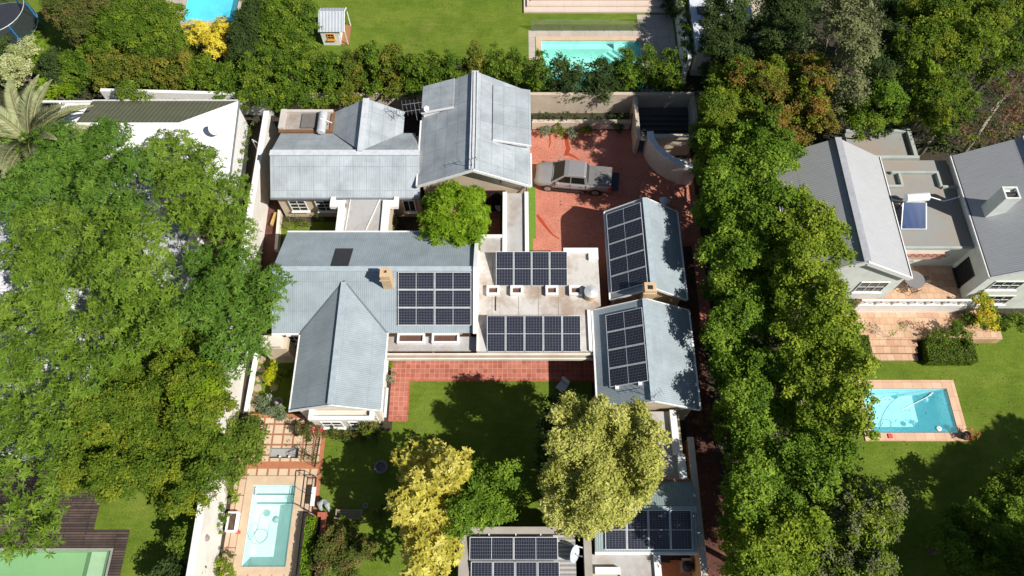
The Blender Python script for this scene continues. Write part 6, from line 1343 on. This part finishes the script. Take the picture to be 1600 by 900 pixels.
V, T = leaf_cloud([(p.x + .1, p.y, .62, .3, .26)], 'rosette', np.random.default_rng(3), 2.0, .8); me = quads_mesh('leaves', V - np.array(p), T); me.materials.append(fol('rust_orange_leaves', (.2, .07, .02), (.42, .15, .05), (.55, .3, .12))); o = bpy.data.objects.new('leaves', me); C.objects.link(o); o.parent = t
# patio set on the neighbour's terrace
def chair(label, x, y, z, rot, m, group):
    t = thing('metal_chair', label, 'chair', (x, y, z), group); t.rotation_euler = (0, 0, rot); LOCAL[0] = True
    bm = nb(); n = 12
    for k in range(5): box(bm, -.2 + k * .09, -.155 + k * .09, -.2, .22, .43, .45)
    tube(bm, [(-.22, -.22, .44), (.22, -.22, .44), (.22, .22, .44), (-.22, .22, .44), (-.22, -.22, .44)], .015, 5); obj('seat', bm, m, t)
    bm = nb(); tube(bm, [(-.22, .22, .44), (-.2, .3, .82), (-.1, .32, .92), (.1, .32, .92), (.2, .3, .82), (.22, .22, .44)], .015, 5)
    for x_ in (-.1, 0, .1): tube(bm, [(x_, .24, .44), (x_, .32, .9)], .01, 4)
    obj('backrest', bm, m, t)
    for sx in (-.2, .2):
        for sy in (-.2, .2): obj('leg', tube(nb(), [(sx, sy, .44), (sx * 1.15, sy * 1.15, 0)], .014, 5), m, t)
    LOCAL[0] = False
irn = simple('bronze_iron', (.12, .10, .08), 3, .5)
p = W(1429, 437, 2.2); t = thing('round_table', 'round dark mesh table on the neighbour\'s tiled terrace', 'table', (p.x, p.y, 1.5)); obj('tabletop', lathe(nb(), (p.x, p.y, 2.2), [(0, 0), (.62, 0), (.62, .03), (0, .03)], 24), simple('mesh_grey', (.2, .19, .19), 9, .6), t)
for k in range(3): a = k * 2.09; obj('leg', tube(nb(), [(p.x, p.y, 2.18), (p.x + .4 * math.cos(a), p.y + .4 * math.sin(a), 1.5)], .02, 5), irn, t)
for x, y, r_, lb in ((1412, 446, 2.2, 'dark iron chair at the lower left of the round table'), (1427, 452, 3.4, 'dark iron chair below the round table'), (1447, 437, 4.9, 'dark iron chair at the right of the round table'), (1421, 420, .2, 'dark iron chair at the top of the round table against the wall')):
    q_ = W(x, y, 1.9); chair(lb, q_.x, q_.y, 1.5, r_, irn, 'iron chairs round the terrace table')
# courtyard table
p = W(783, 322, .74); t = thing('courtyard_table', 'round white table in the shaded courtyard', 'table', (p.x, p.y, 0)); obj('tabletop', lathe(nb(), (p.x, p.y, .72), [(0, 0), (.42, 0), (.42, .03), (0, .03)], 22), whitetrim, t); obj('leg', cyl(nb(), p.x, p.y, 0, .72, .04), greymetal, t)
p = W(774, 307, .4); bm = nb(); box(bm, p.x - .3, p.x + .3, p.y - .25, p.y + .25, .1, .4); solo('ottoman', bm, terracotta, 'orange cushioned seat beside the courtyard door', 'seat', bevel=.05)
hedgebox('courtyard_hedge', 'thin dark green hedge screen on the courtyard\'s right side', 'hedge', -.75, -.58, 23.6, 27.0, 1.9, 'darkgreen')
# seat on the lawn
t = thing('garden_chair', 'pale blue-white padded garden chair in the dark lawn shadow', 'chair', (*W(878, 604, .4).xy, 0)); t.rotation_euler = (0, 0, R(50)); LOCAL[0] = True
obj('seat', abox(-.28, .28, -.28, .28, .32, .42), simple('pale_blue_cushion', (.55, .6, .68), 3, .8), t, bevel=.03); obj('backrest', abox(.30, .42, -.28, .28, .4, .95), MATS['pale_blue_cushion'], t, bevel=.03)
for sx in (-.24, .3):
    for sy in (-.24, .24): obj('leg', abox(sx - .02, sx + .02, sy - .02, sy + .02, 0, .33), greymetal, t)
LOCAL[0] = False
p = W(1037, 317, .4); bm = nb(); tube(bm, [W(1031, 311, .35), W(1037, 313, .5), W(1042, 317, .5), W(1042, 322, .3)], [.12, .3, .3, .12], 10); solo('folded_cover', bm, simple('pale_blue_cover', (.5, .55, .68), 3, .7), 'pale blue folded cover lying by the north end of the garage', 'cover', smooth=True)
# barbecue and clutter in the annex yard
p = W(1097, 868, .9); t = thing('gas_barbecue', 'steel and black barbecue against the ochre yard wall', 'barbecue', (9.5, 4.0, 0))
obj('cabinet', abox(9.25, 9.8, 3.4, 4.0, 0, .85), greymetal, t); obj('lid', lathe(nb(), (9.52, 3.7, .85), [(.3, 0), (.28, .15), (.12, .26), (0, .28)], 12), black, t); obj('side_shelf', abox(9.25, 9.8, 4.0, 4.12, .8, .86), silver, t)
p = W(1040, 872, .5); t = thing('folding_chair', 'dark folding chair on the red yard floor', 'chair', (p.x, p.y, 0)); obj('seat', abox(p.x - .25, p.x + .25, p.y - .22, p.y + .22, .42, .46), dark, t); obj('backrest', abox(p.x - .25, p.x + .25, p.y + .22, p.y + .26, .46, .9), dark, t)
for sx in (-.22, .22):
    for sy in (-.2, .2): obj('leg', abox(p.x + sx - .015, p.x + sx + .015, p.y + sy - .015, p.y + sy + .015, 0, .42), black, t)
struct('yard_floor', rects(.03, [(7.75, 9.85, -4, 4.1)]), terracotta)
# alley details
a, b_ = W(394, 218, 2.2), W(409, 227, 2.5); bm = nb(); tube(bm, [a, b_], .04, 6); tube(bm, [a, Vector((a.x, a.y, 0))], .04, 6); solo('lamp_pole', bm, whitetrim, 'white angled pole over the brown alley by the white wall', 'pole')
bm = nb(); a, b_ = W(424, 352, .25), W(431, 333, .25); beam(bm, a, b_, .14, .25); solo('timber_edging', bm, simple('ochre_timber', (.5, .33, .1), 3, .8), 'ochre timber edging board in the small rose garden', 'edging')
obj_ = nb(); box(obj_, -14.9, -13.7, 15.72, 16.42, 2.4, 2.75); solo('upstand', obj_, MATS['cream_white_plaster'], 'cream upstand on top of the bay block', 'parapet')
# playhouse
a = W(500, 50, 1.5); x0, x1 = a.x - .15, W(537, 50, 1.5).x; y0 = a.y; y1 = y0 + 2.2; t = thing('playhouse', 'small white playhouse with ribbed tin roof and porch on the top lawn', 'playhouse', ((x0 + x1) / 2, (y0 + y1) / 2, 0))
ym = y0 + 1.5
obj('wall', abox(x0 + .1, x1 - .5, y0 + .12, y1 - .1, 0, 1.45), whitetrim, t)
roof_slope(t, [(x0, y0, 1.5), (x1, y0, 1.5), (x1, ym, 2.15), (x0, ym, 2.15)], shedtin); roof_slope(t, [(x1, y1, 1.8), (x0, y1, 1.8), (x0, ym, 2.15), (x1, ym, 2.15)], shedtin)
obj('porch_floor', abox(x1 - .5, x1 + .1, y0 + .1, y1, 0, .12), wood, t)
for yy in (y0 + .1, y1 - .1): obj('porch_post', abox(x1 + .02, x1 + .08, yy - .03, yy + .03, .12, 1.5), whitetrim, t)
bm = nb(); beam(bm, (x1 + .03, y0, 1.5), (x1 + .03, ym, 2.15), .06, .12); beam(bm, (x1 + .03, ym, 2.15), (x1 + .03, y1, 1.8), .06, .12); obj('fascia', bm, whitetrim, t)
window(t, 'y', y0 + .12, x0 + .6, x0 + 1.05, .7, 1.15, -1, (2, 2), frame=simple('orange_frame', (.6, .28, .05), 3, .7))
bm = nb(); box(bm, x0 + .5, x0 + 1.15, y0 + .02, y0 + .12, .55, .62); obj('window_shelf', bm, greymetal, t)
# trampoline
c = W(5, 42, .8); c.z = 0; rr_ = abs(W(57, 42, .8).x - c.x); t = thing('trampoline', 'round black trampoline with net and blue pole sleeves in the upper left corner', 'trampoline', c)
obj('mat', lathe(nb(), c, [(0, .8), (rr_ * .86, .8)], 32), simple('trampoline_mat', (.025, .02, .035), 3, .7), t)
bm = nb(); pts = [c + Vector((rr_ * math.cos(k * math.pi / 18), rr_ * math.sin(k * math.pi / 18), .8)) for k in range(37)]; tube(bm, pts, .035, 6); obj('ring_frame', bm, greymetal, t)
obj('safety_pad', lathe(nb(), c, [(rr_ * .86, .81), (rr_ * .99, .82)], 32), simple('pad_dark', (.03, .035, .045), 3, .7), t)
for k in range(6):
    a = R(20 + 60 * k); q_ = c + Vector((rr_ * math.cos(a), rr_ * math.sin(a), 0)); obj('pole', tube(nb(), [q_, q_ + Vector((0, 0, 2.5))], .05, 8), bluepaint, t)
m, n, b = nodes('safety_net'); b.inputs['Base Color'].default_value = (.03, .05, .03, 1); b.inputs['Roughness'].default_value = .9; b.inputs['Alpha'].default_value = .45
bm = nb(); r1 = [bm.verts.new(c + Vector((rr_ * math.cos(k * math.pi / 18), rr_ * math.sin(k * math.pi / 18), .85))) for k in range(36)]; r2 = [bm.verts.new(c + Vector((rr_ * .97 * math.cos(k * math.pi / 18), rr_ * .97 * math.sin(k * math.pi / 18), 2.5))) for k in range(36)]
for k in range(36): bm.faces.new((r1[k], r1[(k + 1) % 36], r2[(k + 1) % 36], r2[k]))
obj('net', bm, m, t)
bm = nb(); pts = [c + Vector((rr_ * .97 * math.cos(k * math.pi / 18), rr_ * .97 * math.sin(k * math.pi / 18), 2.5)) for k in range(37)]; tube(bm, pts, .025, 6); obj('top_hoop', bm, silver, t)
# glass fence
m, n, b = nodes('fence_glass'); n.nodes.remove(b); tr_ = N(n, 'ShaderNodeBsdfTransparent'); tr_.inputs[0].default_value = (.82, .87, .84, 1); gl = N(n, 'ShaderNodeBsdfGlossy'); gl.inputs['Roughness'].default_value = .05; mx = N(n, 'ShaderNodeMixShader'); mx.inputs[0].default_value = .12
L(n, tr_.outputs[0], mx.inputs[1]); L(n, gl.outputs[0], mx.inputs[2]); L(n, mx.outputs[0], n.nodes['Material Output'].inputs[0]); fgl = m
t = thing('glass_fence', 'frameless glass fence between the top lawn and the seafoam pool', 'fence', (6, 43.45, 0))
for k in range(8):
    x = 1.5 + k * 1.12; obj('glass_panel', abox(x, x + 1.08, 43.44, 43.455, .05, 1.2), fgl, t)
    obj('spigot', abox(x + .2, x + .26, 43.42, 43.475, 0, .12), greymetal, t)
tree('ivy', 'ivy covering the top of the wall left of the louvred roof building', 'plant', [(13.05, 39 + k * .8, 1.9 + .2 * (k % 2), .42) for k in range(11)], 'tiny', 'shrub', trunk=0, world=True, dens=.7, size=1.3)
tree('wall_hedge', 'dark low hedge left of the ivy wall by the stone steps', 'hedge', [(12.5, 44.5 + k * .7, .6, .45) for k in range(5)], 'tiny', 'darkgreen', trunk=0, world=True, dens=.7, size=1.3)
# wet streaks on the driveway
def streak(pts, wds):
    bm = nb(); P = [W(*q_, .024) for q_ in pts]; Lf, Rt = [], []
    for i, q_ in enumerate(P):
        d = (P[min(i + 1, len(P) - 1)] - P[max(i - 1, 0)]).normalized(); s = Vector((-d.y, d.x, 0)) * wds[i]; Lf.append(bm.verts.new(q_ + s)); Rt.append(bm.verts.new(q_ - s))
    for i in range(len(P) - 1): bm.faces.new((Lf[i], Rt[i], Rt[i + 1], Lf[i + 1]))
    return struct('stain', bm, simple('wet_red_stain', (.36, .045, .012), 1.5, .7) if 'wet_red_stain' not in MATS else MATS['wet_red_stain'])
streak([(884, 208), (886, 225), (888, 232), (884, 243), (889, 241), (898, 245), (905, 250)], [.15, .13, .16, .14, .12, .08, .03]); streak([(839, 336), (846, 345), (855, 357), (864, 367), (874, 373)], [.08, .12, .08, .05, .03]); streak([(858, 206), (860, 222), (858, 230)], [.06, .05, .03])
# fallen pale branches in the woodland and undergrowth
for i, (a, b_, c_) in enumerate((((1548, 173), (1575, 145), (1592, 112)), ((1560, 98), (1580, 120), (1600, 128)), ((1480, 125), (1490, 110), (1500, 100)), ((1540, 210), (1556, 196), (1572, 186)))):
    bm = nb(); tube(bm, [W(*a, 2.2), W(*b_, 2.6), W(*c_, 3.0)], [.07, .05, .03], 6); tube(bm, [W(*b_, 2.6), W(b_[0] + 14, b_[1] - 6, 3.0)], [.035, .015], 5)
    solo('bare_branch', bm, palebark, ['long pale bare branch rising through the twiggy trees at the right edge', 'pale branch at the right edge above the longest one', 'short pale branch in the middle of the woodland', 'short pale branch near the grey roof\'s top corner'][i], 'branch', 'bare branches in the woodland')
def undergrowth(name, label, areas, mat, n_per, zr, sz):
    SEED[0] += 1; g = np.random.default_rng(SEED[0]); Vs, Ts = [], []
    for (x0, x1, y0, y1) in areas:
        n = int((x1 - x0) * (y1 - y0) * n_per); p = np.stack([x0 + (x1 - x0) * g.random(n), y0 + (y1 - y0) * g.random(n), np.zeros(n)], 1)
        hgt = (np.sin(p[:, 0] * 1.3 + 2) * np.cos(p[:, 1] * 1.1) * .5 + .5); keep = g.random(n) < .35 + .65 * hgt; p = p[keep]; hgt = hgt[keep]; n = len(p)
        p[:, 2] = .05 + zr * hgt * g.random(n)
        nr = unit(np.array([0, 0, 1.]) + g.normal(size=(n, 3)) * .6); a = unit(np.cross(nr, g.normal(size=(n, 3)))); b = np.cross(nr, a); s = (.6 + .8 * g.random((n, 1))) * sz
        Vs.append(np.stack([p - a * s, p + b * s * .5, p + a * s, p - b * s * .5], 1)); Ts.append(.5 + (g.random(n) - .5) * .9)
    me = quads_mesh(name, np.concatenate(Vs), np.concatenate(Ts)); me.materials.append(FM[mat]); o = bpy.data.objects.new(name, me); C.objects.link(o); tag(o, label, 'undergrowth', None, 'stuff')
undergrowth('undergrowth', 'dark leafy undergrowth beneath the woodland and lane trees', [(16.5, 48, 31.5, 56), (13.5, 16.4, 16, 38), (13.5, 20.5, 2, 16), (13.5, 20, -6, 4), (-48, -24, 36, 41), (-24, 13, 36, 40)], 'darkgreen', 55, .9, .11)
undergrowth('fallen_leaves', 'fallen brown and tan leaves scattered over the lane and yard edge', [(10.6, 14.5, -4, 26), (9.5, 13.5, 24, 33)], 'brown', 14, .03, .06)
undergrowth('lawn_litter', 'sparse fallen leaves scattered over the lawns and driveway', [(-11, 4, 3.5, 14.4), (1.7, 9.5, 24.9, 33.5), (19, 34, 2, 15.5), (-20, 1, 40, 52)], 'brown', 2.2, .02, .05)
